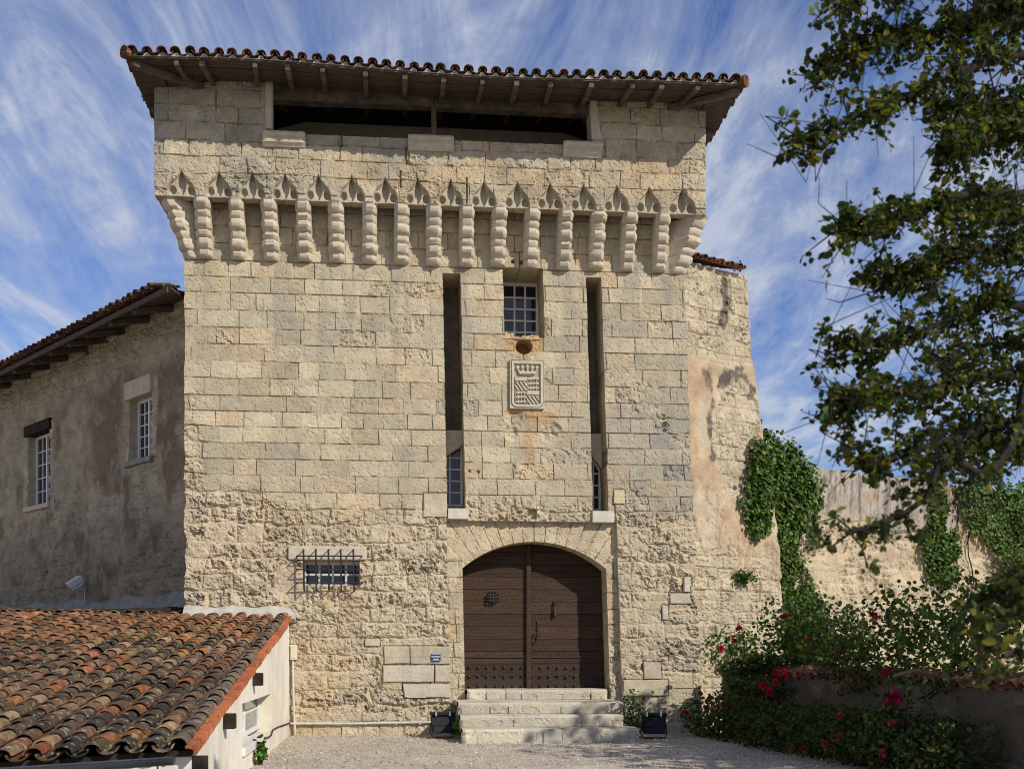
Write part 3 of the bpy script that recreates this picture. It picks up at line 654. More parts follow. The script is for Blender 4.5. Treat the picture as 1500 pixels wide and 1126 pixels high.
YE = YU - 1.0
eL = P(186, 98, YE); eR = P(1088, 117, YE); ZE = (eL[2] + eR[2]) / 2
roof = empty('roof', (0, 0, 0)); roof.parent = tower; roof.location = -tower.location
YB = DEP + 1.4; YR = (YE + YB) / 2; s1 = 0.16; s2 = 0.30
rg = np.random.default_rng(3)
yk = YU + .9; zk = ZE + s1 * (yk - YE)          # sprocketed eave, then the main slope
def bow(x):                                       # slight sag of the eave
    t = (x - eL[0]) / (eR[0] - eL[0]); return .045 * math.sin(math.pi * 2.0 * t + .3) * .6 + .03 * math.sin(t * 9)
nU = int((eR[0] - eL[0]) / .232)
dd = np.array([0, 1, s1]); dd = dd / np.linalg.norm(dd)
v, f, c = tiles((eL[0] + .1, YE - .07, ZE + .055), (1, 0, 0), dd, nU, 6, .232, .33, rg, clip=lambda o, d: o > d - .1 and o < (eR[0] - eL[0]) - d + .1,
                colf=lambda i, j, k: (clay(rg) * np.array((.8, 1, 1.1)) * .5 if k == 1 else clay(rg) * .5))
v[:, 2] += np.array([bow(x) for x in v[:, 0]])
me = npmesh('roof_tiles', v, f, c, True); me.set_sharp_from_angle(angle=math.radians(50)); link('tiles', me, M['tile'], roof)
m_ = MB(); xs = np.linspace(eL[0] + .06, eR[0] - .06, nU * 8)
tops = [ZE + .036 + bow(x) + .058 * max(0, math.cos(2 * math.pi * (x - eL[0] - .1) / .232)) ** .8 + random.uniform(-.006, .006) for x in xs]
m_.v = [q for x, t in zip(xs, tops) for q in ((x, YE - .015, ZE + .03 + bow(x)), (x, YE - .02, t), (x, YE + .06, t), (x, YE + .06, ZE + .03 + bow(x)))]
m_.c = [(1, 1, 1)] * len(m_.v); m_.f = [(4 * i + k, 4 * i + (k + 1) % 4, 4 * i + 4 + (k + 1) % 4, 4 * i + 4 + k) for i in range(len(xs) - 1) for k in range(4)]
m_.build('mortar_bedding', plain('dirty bedding mortar', (0.20, 0.185, 0.16), (0.46, 0.43, 0.37), 5, .95, .1, .01), roof)
# soffit boards and main slopes as real slabs (front, two sides, back)
def slab(m_, pts, th): # pts quad, thickness up
    pts = [Vector(p_) for p_ in pts]; m_.hexa(pts, [p_ + Vector((0, 0, th)) for p_ in pts])
o_ = yk - YE
b = MB()
nb = 5
for k in range(nb):                                # five boards, small gaps and steps between them
    a0, a1 = k / nb, (k + 1) / nb - .012
    def Q(t, x, dx): y = YE + o_ * t; return (x + dx * o_ * t, y, ZE + s1 * o_ * t + random.uniform(0, .006))
    segs = 14; xs = np.linspace(eL[0], eR[0], segs + 1)
    for i in range(segs):
        x0, x1 = xs[i], xs[i + 1]; z0, z1 = bow(x0), bow(x1)
        y0, y1 = YE + o_ * a0, YE + o_ * a1
        cx0 = max(x0, eL[0] + o_ * a0) if True else x0; cx1 = min(x1, eR[0] - o_ * a0)
        if cx1 <= cx0: continue
        jj = random.uniform(-.004, .006)
        slab(b, [(cx0, y0, ZE + s1 * o_ * a0 + z0 + jj), (cx1, y0, ZE + s1 * o_ * a0 + z1 + jj), (cx1, y1, ZE + s1 * o_ * a1 + z1 + jj), (cx0, y1, ZE + s1 * o_ * a1 + z0 + jj)], .03)
b.build('soffit_boards', M['plank'], roof)
# side eaves
for s, xe in ((-1, eL[0]), (1, eR[0])):
    b = MB(); n = 24; ys = np.linspace(YE + .02, YB, n + 1)
    for i in range(n):
        for k in range(4):
            if s == 1 and i == 3 and k == 1: continue      # the missing board seen against the sky
            a0, a1 = k / 4, (k + 1) / 4 - .015; jit = random.uniform(-.03, .03) if k == 0 else 0
            x0 = xe - s * (o_ * a0 + jit); x1 = xe - s * o_ * a1
            y0, y1 = ys[i], ys[i + 1] - random.choice([.004, .004, .03])
            lim = YE + o_ * a0
            if y1 < lim: continue
            y0 = max(y0, lim)
            slab(b, [(x0, y0, ZE + s1 * o_ * a0), (x0, y1, ZE + s1 * o_ * a0), (x1, y1, ZE + s1 * o_ * a1), (x1, y0, ZE + s1 * o_ * a1)], .03)
    b.build('soffit_boards', M['plank'], roof)
b = MB()  # inner main hip
z_top = zk + s2 * (YR - yk); ins = YR - YE
A = [(eL[0] + o_, yk, zk + .05), (eR[0] - o_, yk, zk + .05), (eR[0] - ins, YR, z_top), (eL[0] + ins, YR, z_top)]
slab(b, A, .06)
slab(b, [(eL[0] + o_, YB - o_, zk + .05), (eL[0] + ins, YR, z_top), (eR[0] - ins, YR, z_top), (eR[0] - o_, YB - o_, zk + .05)], .06)
for xe, s in ((eL[0], 1), (eR[0], -1)):
    p_ = [Vector((xe + s * o_, yk, zk + .05)), Vector((xe + s * ins, YR, z_top)), Vector((xe + s * o_, YB - o_, zk + .05))]
    b.hexa(p_, [q + Vector((0, 0, .06)) for q in p_])
b.build('roof_deck', M['darkwood'], roof)
# tiles over the side eaves
for s, xe in ((-1, eL[0]), (1, eR[0])):
    d2 = np.array([-s, 0, s1]); d2 = d2 / np.linalg.norm(d2)
    tile_obj('tiles', roof, M['tile'], (xe + s * .06, YE + .15, ZE + .055), (0, 1, 0), d2, int((YB - YE - .3) / .232), 5, .232, .33, rg,
             clip=lambda o, d: o > d - .15, colf=lambda i, j, k: clay(rg) * .75)
# hip ridge tiles
for s, xe in ((-1, eL[0]), (1, eR[0])):
    m_ = MB()
    for k in range(10):
        p0 = Vector((xe + s * .05, YE - .05, ZE + .09)) + Vector((-s, 1, s1 * 1.0)) * (.24 * k); p1 = p0 + Vector((-s, 1, s1)) * .27 + Vector((0, 0, -.02))
        m_.tube([p0, p1], [.105, .088], 10, tuple(clay(rg) * .6))
    m_.build('hip_tile', M['tile'], roof, smooth=50)
# rafters
raf = [(257, 283), (295, 317), (373, 378), (421, 430), (472, 478), (535, 537), (593, 593), (650, 646), (707, 698), (757, 748), (807, 797), (867, 850), (927, 903), (970, 947), (1023, 985)]
for a, c_ in raf:
    p0 = P(a, 100, YE); p1 = P(c_, 128, YU + .25); xx = p0[0]
    m_ = MB(); z0 = ZE + bow(xx) - .045; h_ = random.uniform(.08, .1)
    p0 = Vector((xx, YE + .03, z0)); p1 = Vector((p1[0], YU + .3, ZE + bow(xx) + s1 * (YU + .3 - YE) - .055))
    d_ = (p1 - p0); p2 = p1 + Vector((d_.x * .9, d_.y * .9, d_.z * 1.6))
    m_.bar(p0, p1, random.uniform(.075, .095), h_); m_.bar(p1 - d_ * .02, p2, .08, h_ * .95)
    m_.build('rafter', M['wood'], roof, bevel=.008)
for s, xe in ((-1, eL[0]), (1, eR[0])):
    m_ = MB(); m_.bar((xe - s * .06, YE + .06, ZE - .05), (xe - s * 1.3, YE + 1.3, ZE - .05 + s1 * 1.2), .12, .1); m_.build('rafter', M['wood'], roof, bevel=.008)
    for yy in (0.2, 0.95, 1.9, 2.9, 3.9, 5.0, 6.1, 7.2):
        m_ = MB(); m_.bar((xe - s * .05, yy, ZE - .045), (xe - s * 1.3, yy, ZE - .045 + s1 * 1.25), .1, .09); m_.build('rafter', M['wood'], roof, bevel=.008)
m_ = MB(); m_.bar((UL + .02, YU + .13, Z_WT + .03), (lgX0 + .02, YU + .13, Z_WT + .03), .2, .07); m_.build('wall_plate', M['darkwood'], tower); m_ = MB(); m_.bar((lgX1 - .02, YU + .13, Z_WT + .03), (UR - .02, YU + .13, Z_WT + .03), .2, .07); m_.build('wall_plate', M['darkwood'], tower)

# ---- windows
def casement(parent, x0, x1, z0, z1, Y, cols, rows, mat, slant=None, fw=.045, mw=.018):
    """slant = (zl, zr): sloping head heights for the half-arched lights"""
    zl, zr = slant if slant else (z1, z1)
    def zt(x): return zl + (zr - zl) * (x - x0) / (x1 - x0)
    m_ = MB()
    m_.bar((x0 + fw / 2, Y, z0), (x0 + fw / 2, Y, zt(x0 + fw / 2)), fw, .05, (0, 1, 0)); m_.bar((x1 - fw / 2, Y, z0), (x1 - fw / 2, Y, zt(x1 - fw / 2)), fw, .05, (0, 1, 0))
    m_.bar((x0 + fw, Y + .001, z0 + fw / 2), (x1 - fw, Y + .001, z0 + fw / 2), .05, fw, (0, 0, 1)); m_.bar((x0 + fw * .5, Y + .002, zt(x0 + fw * .5) - fw / 2), (x1 - fw * .5, Y + .002, zt(x1 - fw * .5) - fw / 2), .05, fw, (0, 0, 1))
    for i in range(1, cols):
        x = x0 + fw + (x1 - x0 - 2 * fw) * i / cols; m_.bar((x, Y + .005, z0 + fw), (x, Y + .005, zt(x) - fw), mw, .03, (0, 1, 0))
    for j in range(1, rows):
        z = z0 + fw + (min(zl, zr) if slant else z1 - fw - z0 - fw + z0 + fw) * 0 + (max(zl, zr) - z0 - 2 * fw) * j / rows
        xs = [x for x in np.linspace(x0 + fw, x1 - fw, 30) if zt(x) > z + fw]
        if xs: m_.bar((xs[0], Y + .008, z), (xs[-1], Y + .008, z), .03, mw)
    o = m_.build('window', mat, parent, bevel=.003)
    g = MB(); g.add([(x0 + .01, Y + .02, z0 + .01), (x1 - .01, Y + .02, z0 + .01), (x1 - .01, Y + .02, zt(x1) - .01), (x0 + .01, Y + .02, zt(x0) - .01),
                     (x0 + .01, Y + .03, z0 + .01), (x1 - .01, Y + .03, z0 + .01), (x1 - .01, Y + .03, zt(x1) - .01), (x0 + .01, Y + .03, zt(x0) - .01)],
                    [(0, 1, 2, 3), (7, 6, 5, 4), (0, 4, 5, 1), (1, 5, 6, 2), (2, 6, 7, 3), (3, 7, 4, 0)])
    g.build('glass', M['glass'], o); return o
YW = 0.86
a = P(735, 500, YW); b_ = P(788, 420, YW); casement(tower, a[0] - .02, lean(winC[1], 8) + .02, a[2] - .1, winC[3] + .0, YW, 3, 5, M['white'], fw=.06, mw=.034)
m_ = MB(); q0 = lean(winC[0], 8); q1 = lean(winC[1], 8); m_.box(q0 - .05, q1 + .05, .96, 1.02, winC[2] - .1, winC[3] + .05); m_.build('window_backing', M['darkwood'], tower)
# broken sill: rough lumps
m_ = MB()
sx = np.linspace(q0 - .02, q1 + .02, 16)
for i in range(15):
    top = winC[2] + .02 + .10 * math.exp(-((i - 1) / 3.0)**2) + .06 * math.exp(-((i - 10) / 3.5)**2) + random.uniform(-.012, .02) - (.06 if i > 12 else 0)
    m_.hexa([(sx[i], -.0, winC[2] - .03), (sx[i + 1], -.0, winC[2] - .03), (sx[i + 1], .84, winC[2] - .03), (sx[i], .84, winC[2] - .03)],
            [(sx[i], .02, top - .03), (sx[i + 1], .02 + random.uniform(0, .03), top - .02), (sx[i + 1], .84, top + .02), (sx[i], .84, top + .01)])
m_.build('broken_sill', plain('orange worn stone', (0.30, 0.20, 0.10), (0.50, 0.40, 0.27), 7, .95, .1, .012), tower)
# slot windows with stone backs
for (slot, pa, pb, hl, hr, cols, px0, px1, py1) in ((slotA, 652, 678, 672, 650, 2, 640, 678, 742), (slotB, 862, 879, 655, 690, 2, 858, 880, 749)):
    Yb = 0.72
    a = P(px0, py1, Yb); b2 = P(px1, py1, Yb)
    casement(tower, a[0], b2[0], a[2], 0, Yb, cols, 5, M['white'], mw=.03, slant=(P(px0, hl, Yb)[2], P(px1, hr, Yb)[2]), fw=.05)
    x0, x1 = lean(slot[0], 6) - .25, lean(slot[1], 6) + .25; zl = P(px0, min(hl, hr), Yb)[2]
    m_ = MB(); m_.box(x0, x1, .86, 1.0, slot[2] - .1, slot[3] + .1); m_.build('slot_back', M['slot_shade'], tower)
    m_ = MB(); m_.hexa([(x0 + .24, .5, P(px0, hl, .5)[2] + .02), (x1 - .2, .5, P(px1, hr, .5)[2] + .02), (x1 - .2, .85, P(px1, hr, .85)[2] + .02), (x0 + .24, .85, P(px0, hl, .85)[2] + .02)],
                       [(x0 + .24, .5, zl + .22), (x1 - .2, .5, zl + .22), (x1 - .2, .85, zl + .22), (x0 + .24, .85, zl + .22)]); m_.build('slot_lintel', M['carved'], tower)
for (u0, u1, py0, py1) in ((656, 686.5, 744, 760), (868, 899.5, 748, 765)):
    q = P(u0, py0, -.03); q2 = P(u1, py1, -.03); m_ = MB(); m_.box(q[0], q2[0], -.035, .7, q2[2], q[2]); m_.build('window_sill', M['palestone'], tower, bevel=.01)
# grated window
Yg = .24; a = P(447, 857, Yg); b2 = P(528, 822, Yg)
casement(tower, a[0] - .05, b2[0] + .05, a[2] - .05, b2[2], Yg, 4, 2, M['greyframe'], fw=.07, mw=.04)
m_ = MB(); a = P(422, 819, -.03); b2 = P(537, 800, -.03); m_.box(a[0], b2[0], -.03, .3, a[2], b2[2]); m_.build('window_lintel', M['carved'], tower, bevel=.02)
m_ = MB(); Yq = -0.17
for px in (444.5, 462.5, 481, 499, 517.5):
    t0 = P(px, 804, Yq); t1 = P(px + 1, 864, Yq); m_.tube([(t0[0], 0.05, t0[2] + .0), t0, t1, (t1[0], .05, t1[2])], .016, 6)
for py in (814, 833.5, 853):
    t0 = P(434, py, Yq + .0); t1 = P(530, py, Yq + .0); m_.tube([(t0[0], .05, t0[2]), (t0[0], Yq - .001, t0[2]), (t1[0], Yq - .001, t1[2]), (t1[0], .05, t1[2])], .014, 6)
m_.build('iron_grille', M['iron'], tower, smooth=40)

# ---- carved coat of arms
cx0, cz0_ = P(747, 598, -.03)[0], P(747, 598, -.03)[2]; cx1, cz1_ = P(797, 527, -.03)[0], P(770, 527, -.03)[2]
CW, CH = cx1 - cx0, cz1_ - cz0_
def arms_hc(U, V):
    x = U / CW; y = V / CH; h = np.full(U.shape, 0.02)
    rr = 0.16
    def rbox(x0, x1, y0, y1, r):
        qx = np.abs(x - (x0 + x1) / 2) - (x1 - x0) / 2 + r; qy = (np.abs(y - (y0 + y1) / 2) - (y1 - y0) / 2 + r * .7)
        return np.hypot(np.maximum(qx, 0), np.maximum(qy, 0) * 1.4) - r + np.minimum(np.maximum(qx, qy * 1.4), 0)
    d1 = rbox(.03, .97, .02, 1.15, rr); d1 = np.maximum(d1, y - .985)
    ring = ss(.0, -.02, d1) * ss(-.10, -.07, d1) + ss(.0, -.02, d1) * ss(.93, .95, y); ring = np.clip(ring, 0, 1)
    inside = ss(-.08, -.1, d1) * ss(.95, .93, y)
    h = 0.045 * ring + 0.005 + .03 * (d1 > 0)
    # shield field with quarters
    q = np.zeros_like(h); sx_, sy_ = (x - .14) / .72, (y - .08) / .57
    inq = (sx_ > 0) & (sx_ < 1) & (sy_ > 0) & (sy_ < 1)
    left = sx_ < .5; top = sy_ > .5; lx = np.where(left, sx_, sx_ - .5) * 2; ly = np.where(top, sy_ - .5, sy_) * 2
    bend = left == top
    band = ss(.35, .55, np.abs(((lx * 1.0 + ly * .8) * 3.2) % 1 - .5) * 2) * (ly < .66) + .8 * (ly > .70)
    k = ly * 3; row = np.floor(k); fy = k - row; body = .34 + .10 * np.sin(lx * 9 + row) ; beast = ss(.30, .08, np.abs(fy - .55 + .06 * np.sin(lx * 7)) ) * ss(.03, .1, lx) * ss(.98, .9, lx) + ss(.10, .04, np.abs((lx * 4.2 + .3) % 1 - .5) * .4) * (fy < .5) * .7
    q = np.where(bend, band * .028, np.clip(beast, 0, 1) * .042)
    h = h + inq * (q + .008) * inside
    # crown: base band, five florets
    cxn = (x - .5) / .34; cy = (y - .69) / .22
    arc = cy - .12 * cxn**2
    ban = ss(.02, .08, arc) * ss(.34, .28, arc) * (np.abs(cxn) < .72) * ss(-.05, .04, .3 - np.abs(cxn) * .2)
    ell = ss(1.02, .94, np.hypot(cxn / .72, (cy - .10) / .16)); ell_in = ss(.82, .74, np.hypot(cxn / .72, (cy - .10) / .16))
    fl = np.zeros_like(h)
    for i in range(-2, 3):
        fx = i * .42; fyc = .62 + (.16 if i == 0 else .06 if abs(i) == 2 else .1); fl = np.maximum(fl, ss(.20, .08, np.hypot(cxn - fx, (cy - fyc) * .8)))
        fl = np.maximum(fl, ss(.09, .03, np.abs(cxn - fx * (.75 + .25 * np.clip(cy / .6, 0, 1)))) * (cy > .15) * (cy < fyc))
    h = h + inside * np.clip(np.maximum(np.maximum(ell - .5 * ell_in, ban), fl), 0, 1) * .045
    h = h + .006 * (fbm(U * 30, V * 30, 201) - .5)
    c = lerp3((.40, .36, .27), (.53, .48, .37), ss(.0, .05, h)); return h, c
sheet('coat_of_arms', np.linspace(0, CW, 90), np.linspace(0, CH, 130), lambda U, V: np.stack([cx0 + U, 0 * U - .02, cz0_ + V], -1), (0, 1, 0), arms_hc, M['step'], tower, skirt=.08)

# ---- oak gate
YD = 0.62; dz0 = 0.80; dz1 = z_ap + .25
dL = P(676, 900, YD)[0] - .4; dM = P(774, 900, YD)[0]; dR = P(889, 900, YD)[0] + .45
def leaf(x0, x1, seed):
    r = np.random.default_rng(seed); m_ = MB(); H = .235; z = dz0 + .01; k = 0; wood0 = np.array((0.050, 0.030, 0.019))
    zsplit = P(700, 962, YD)[2]
    while z < dz1:
        zt = min(z + H, dz1); c = tuple(wood0 * r.uniform(.8, 1.2))
        if zt <= zsplit + .1: c = tuple(np.array((0.040, 0.028, 0.020)) * r.uniform(.85, 1.1))
        d = r.uniform(-.003, .003)
        m_.box(x0 + .004, x1 - .004, YD + d, YD + .07, z + .004, zt - .004, c)
        if zt <= zsplit + .1:
            pass
        else:
            for row in (.28, .72):
                n = int((x1 - x0) / .15)
                for i in range(n):
                    xx = x0 + .07 + (i + (.5 if row > .5 else 0)) * .15 + r.normal(0, .006)
                    if xx < x1 - .03: m_.dome((xx, YD + d, z + H * row + r.normal(0, .006)), .0135, .017, 6, 2, col=(.075, .058, .045))
        z += H; k += 1
    for row in range(3):
        zz = P(700, 977 + row * 13.5, YD)[2]; n = int((x1 - x0) / .165)
        for i in range(n + 1):
            xx = x0 + .06 + i * .165
            if xx < x1 - .04: m_.dome((xx, YD, zz + r.normal(0, .006)), .030, .058, 8, 3, sq=1.3, col=(.06, .048, .038))
    for i in range(int((x1 - x0) / .16)): m_.dome((x0 + .08 + i * .16, YD, dz0 + .07), .012, .015, 6, 2, col=(.05, .036, .027))
    m_.box(x0, x1, YD - .022, YD + .01, zsplit - .012, zsplit + .022, (.05, .032, .022))
    return m_.build('door_leaf', M['door'], tower, smooth=35)
m_ = MB(); m_.box(dL, dR, YD + .08, YD + .14, dz0, dz1 + .1); m_.build('door_leak_stop', M['darkwood'], tower)  # added dark sheet behind the boards, blocks sun leaking through the gaps
d1 = leaf(dL, dM - .01, 1); d2 = leaf(dM + .01, dR, 2)
m_ = MB(); m_.box(dM - .045, dM + .045, YD - .07, YD + .0, dz0 + .005, dz1, (.05, .032, .022)); m_.build('door_batten', M['door'], d1, bevel=.008)
# wicket outline: two thin strips
m_ = MB(); zt = P(800, 838, YD)[2]; xr = P(852, 900, YD)[0]; m_.box(dM + .07, xr, YD - .006, YD + .02, zt - .006, zt + .006, (.03, .02, .014)); m_.box(xr - .005, xr + .005, YD - .006, YD + .02, dz0 + .02, zt, (.03, .02, .014)); m_.build('wicket_joint', M['door'], d2)
# spy hole grille
q = P(722, 875, YD); m_ = MB(); s_ = .085
m_.box(q[0] - s_, q[0] + s_, YD - .004, YD + .002, q[2] - s_, q[2] + s_)
for i in (-1, 0, 1):
    m_.tube([(q[0] + i * s_ * .62, YD - .0, q[2] - s_ * 1.3), (q[0] + i * s_ * .62, YD - .09, q[2] - s_ * 1.05), (q[0] + i * s_ * .62, YD - .09, q[2] + s_ * 1.05), (q[0] + i * s_ * .62, YD, q[2] + s_ * 1.3)], .011, 6)
    m_.tube([(q[0] - s_ * 1.3, YD, q[2] + i * s_ * .7), (q[0] - s_ * 1.05, YD - .095, q[2] + i * s_ * .7), (q[0] + s_ * 1.05, YD - .095, q[2] + i * s_ * .7), (q[0] + s_ * 1.3, YD, q[2] + i * s_ * .7)], .011, 6)
m_.build('spyhole_grille', M['iron'], d1, smooth=40)
q = P(812, 893, YD); m_ = MB(); m_.dome((q[0], YD, q[2] + .14), .03, .04, 8, 3)
m_.tube([(q[0], YD - .04, q[2] + .13), (q[0], YD - .045, q[2] + .02), (q[0], YD - .05, q[2] - .1)], [.014, .018, .034], 8); m_.dome((q[0], YD - .05, q[2] - .11), .036, .03, 8, 3)
m_.tube([(q[0] - .05, YD - .02, q[2] + .1), (q[0], YD - .035, q[2] + .13), (q[0] + .05, YD - .02, q[2] + .1)], .01, 6); m_.build('door_knocker', M['iron'], d2, smooth=40)
q = P(785, 927, YD); m_ = MB(); m_.tube([(q[0] + .01, YD - .01, q[2] + .24), (q[0] + .045, YD - .02, q[2] + .18), (q[0] + .02, YD - .02, q[2] + .10), (q[0] + .05, YD - .02, q[2] + .04)], .011, 6)
m_.tube([(q[0] + .05, YD - .03, q[2] + .04), (q[0] - .03, YD - .06, q[2] - .02), (q[0] - .05, YD - .06, q[2] - .12), (q[0] - .01, YD - .06, q[2] - .17), (q[0] + .04, YD - .05, q[2] - .1), (q[0] + .05, YD - .03, q[2] + .04)], .011, 6); m_.build('door_handle', M['iron'], d2, smooth=40)

# ================================================================== steps
steps = empty('stone_steps', (P(800, 1075)[0], -1, 0), 'four worn pale stone steps leading up to the oak gate', 'steps')
def step(px0, px1, ytop, z0, z1, yback, joints, seed):
    d = F_PX * (CAM[2] - z1) / (ytop - PPY); a = PD(px0, ytop, d); b2 = PD(px1, ytop, d)
    yf = (a[1] + b2[1]) / 2; W_ = b2[0] - a[0]
    tilt = (b2[1] - a[1]) * .15
    js = [a[0] + W_ * j for j in joints]
    def front(U, V):
        h, c = 0 * U, np.ones(U.shape + (3,)) * np.array((.49, .445, .35))
        dj = np.min(np.abs(U[..., None] - np.array(js)), -1) if js else 9 + 0 * U
        e = ss(0, .014, dj + (fbm(U * 10, V * 10, seed) - .5) * .012)
        bi = np.searchsorted(np.array(js), U); rb = _h(bi, bi * 3 + seed, 4)
        n = fbm(U * 5, V * 6, seed + 2, 5, .6) - .5
        h = (e - 1) * .022 + .018 * n + (rb - .5) * .022 - .014 * ss(.60, .7, fbm(U * 14, V * 14, seed + 3))
        edge = np.minimum(np.minimum(V - z0, z1 - V), np.minimum(U - a[0], b2[0] - U)); h = h - .03 * ss(.04, 0, edge)
        c = lerp3((.2, .17, .12), c * (.85 + .3 * rb)[..., None], e); c = lerp3(c, (.40, .39, .36), .5 * ss(.5, .62, fbm(U * 1.7, V * 3, seed + 5))); return h, c
    def top(U, V):
        h = .02 * (fbm(U * 3, V * 3, seed + 9) - .5) - .02 * ss(.05, 0, V); return h, np.ones(U.shape + (3,)) * np.array((.53, .485, .39))
    m1 = sheet('step', grid_lines(a[0], b2[0], .02, js), grid_lines(z0, z1, .02), lambda U, V: np.stack([U, yf + tilt * (U - a[0]) / W_ + 0 * U, V], -1), (0, 1, 0), front, M['step'], steps, skirt=.5)
    m2 = sheet('tread', grid_lines(a[0], b2[0], .03), grid_lines(0, yback - yf, .03), lambda U, V: np.stack([U, yf + tilt * (U - a[0]) / W_ + V + .012, 0 * U + z1], -1), (0, 0, -1), top, M['step'], steps, skirt=.08)
    m2.parent = m1; m2.location = (0, 0, 0)
step(677, 938, 1067, -.1, .23, -.3, [.45, .56], 301); step(674, 915, 1047, .2, .43, -.1, [.32, .74], 302)
step(671, 914, 1028, .4, .63, .1, [.19, .3, .62], 303); step(684, 891, 1009.5, .6, .815, .75, [.13, .27, .38, .88], 304)

# ================================================================== stub wall and curtain wall on the right
wd = RT * .850 + FW * .527; wn = np.array([wd[1], -wd[0], 0.0])     # runs back to the right; normal faces the court
S0 = PD(1000, 950, 20.75); S0[2] = 0
def on_wall(px, py, o=None):
    q = PN(px, py, S0 if o is None else o, wn); return np.dot(q - S0, wd), q[2]
stub = empty('side_wall', tuple(S0), 'tall battered wall behind the tower corner with peeling orange render and tile coping', 'wall')
prof = [(1095, 402), (1099, 470), (1103, 540), (1111, 600), (1118, 650), (1130, 720), (1139, 790), (1146, 870), (1153, 1090)]
pu = np.array([on_wall(*p_)[0] for p_ in prof])[::-1]; pz = np.array([on_wall(*p_)[1] for p_ in prof])[::-1]
stz0, stz1 = on_wall(1010, 386)[1], on_wall(1094, 402)[1]
def st_hc(U, V):
    zr = on_wall(1050, 530)[1]
    rend = ss(zr + .12, zr - .12, V + .25 * (fbm(U * 2, V * 2, 401) - .5)) * ss(3.5, 3.8, V + 2.4 * (fbm(U * 1.5, V * 1.3, 402) - .5))
    q = on_wall(1078, 640); pe = ss(.1, -.1, np.hypot((U - q[0]) / .62, (V - q[1]) / 1.05) - 1 + .9 * (fbm(U * 2.6, V * 2.2, 403, 5, .6) - .5))
    rend = rend * (1 - pe)
    rough = np.where(V > zr, .4, .55) * (.7 + .5 * fbm(U, V, 404))
    h, c = stone_field(U, V, 410, rough, .1 + 0 * U, None, (.2, .29), (.22, .5), .01)
    c = lerp3(c, (.50, .43, .31), .4 + 0 * U)
    # blackened runs
    hr = .03 + .012 * (fbm(U * 6, V * 6, 405) - .5) - .018 * ss(.62, .70, fbm(U * 11, V * 6, 409)) * ss(6, 4, V); cr = lerp3((.44, .315, .205), (.50, .41, .295), ss(.35, .65, fbm(U * 1.6, V * 1.2, 406)))
    peb = ss(.56, .64, fbm(U * 13, V * 7, 408)); cr = lerp3(cr, (.52, .45, .34), peb * ss(5, 3, V) * .8)
    h = h * (1 - rend) + hr * rend; c = lerp3(c, cr, rend)
    f1 = (fbm(U * 5, V * 4, 407, 5, .65) - .5)
    dk = np.zeros_like(U)
    for (pts, wdt) in ((((1052, 565), (1065, 548), (1085, 545), (1100, 572)), .10), (((1034, 545), (1042, 580), (1040, 620), (1044, 665)), .09), (((1062, 410), (1066, 440), (1058, 470)), .09)):
        pp = [on_wall(*a) for a in pts]
        for (a, b2) in zip(pp[:-1], pp[1:]):
            dx, dz = b2[0] - a[0], b2[1] - a[1]; tt = np.clip(((U - a[0]) * dx + (V - a[1]) * dz) / (dx * dx + dz * dz), 0, 1)
            dist = np.hypot(U - a[0] - tt * dx, V - a[1] - tt * dz); dk = np.maximum(dk, ss(wdt * 1.5, wdt * .2, dist + .42 * f1))
    c = lerp3(c, (.075, .065, .055), np.clip(dk * (.35 + 1.0 * fbm(U * 16, V * 14, 412, 3)), 0, .88)); return h, c
stU = np.linspace(0, 1, 130)
def st_pos(U, V):  # U already true distance along
    z = V; return S0 + wd * U[..., None] + UP * z[..., None]
def stub_sheet():
    vs_ = grid_lines(-.2, (stz0 + stz1) / 2, .02)
    def tr(T, V):
        e = np.interp(V, pz, pu) + .03 * (fbm(V * 2.4, V * 0, 411, 4, .65) - .5) * 2; return -0.35 + (e + .35) * T
    sheet('wall', stU, vs_, lambda T, V: st_pos(tr(T, V), V), -wn, lambda T, V: st_hc(tr(T, V), V), M['rough'], stub, skirt=1.1)
stub_sheet()
rg = np.random.default_rng(12)
cw = (on_wall(1094, 402)[0] - on_wall(1012, 386)[0])
org = S0 + wd * on_wall(1012, 386)[0] + UP * (stz1 + .0) + wn * .16
dslope = -wn * .93 + UP * .34; dslope /= np.linalg.norm(dslope)
tile_obj('coping_tiles', stub, M['tile'], org, wd, dslope, int(cw / .22) - 0, 3, .22, .3, rg, colf=lambda i, j, k: clay(rg) * .75)

curt = empty('curtain_wall', tuple(S0 + wd * 6), 'long weathered curtain wall with streaked grey render behind the roses', 'wall')
C0 = S0 - wn * .55
cz = 5.45
def cu_hc(U, V):
    zt = 4.3 + .5 * (fbm(U * .9, V * 0, 421) - .5) * 2
    rend = ss(zt - .25, zt + .15, V + .3 * (fbm(U * 2, V * 2, 422) - .5))
    pl = ss(.48, .60, fbm(U * .8, V * .9, 423)) * ss(3.2, 3.9, V)
    h, c = stone_field(U, V, 430, .95 + 0 * U, .05 + 0 * U, None, (.14, .24), (.16, .42), .012)
    c = lerp3(c, (.50, .405, .27), .5 + 0 * U)
    hr = .03 + .02 * (fbm(U * 5, V * 5, 424) - .5)
    st = ss(.40, .66, .45 * fbm(U * 8, V * .7, 425, 4, .6) + .55 * fbm(U * 19, V * 5, 428, 4, .65)) * ss(3.8, 5.2, V + .5 * (fbm(U * 6, V * .4, 426) - .5))
    cr = lerp3((.38, .33, .275), (.42, .30, .19), pl); cr = lerp3(cr, (.085, .08, .076), np.clip(st * .85, 0, 1))
    r = np.clip(np.maximum(rend, pl * .9), 0, 1)
    return h * (1 - r) + hr * r, lerp3(c, cr, r)
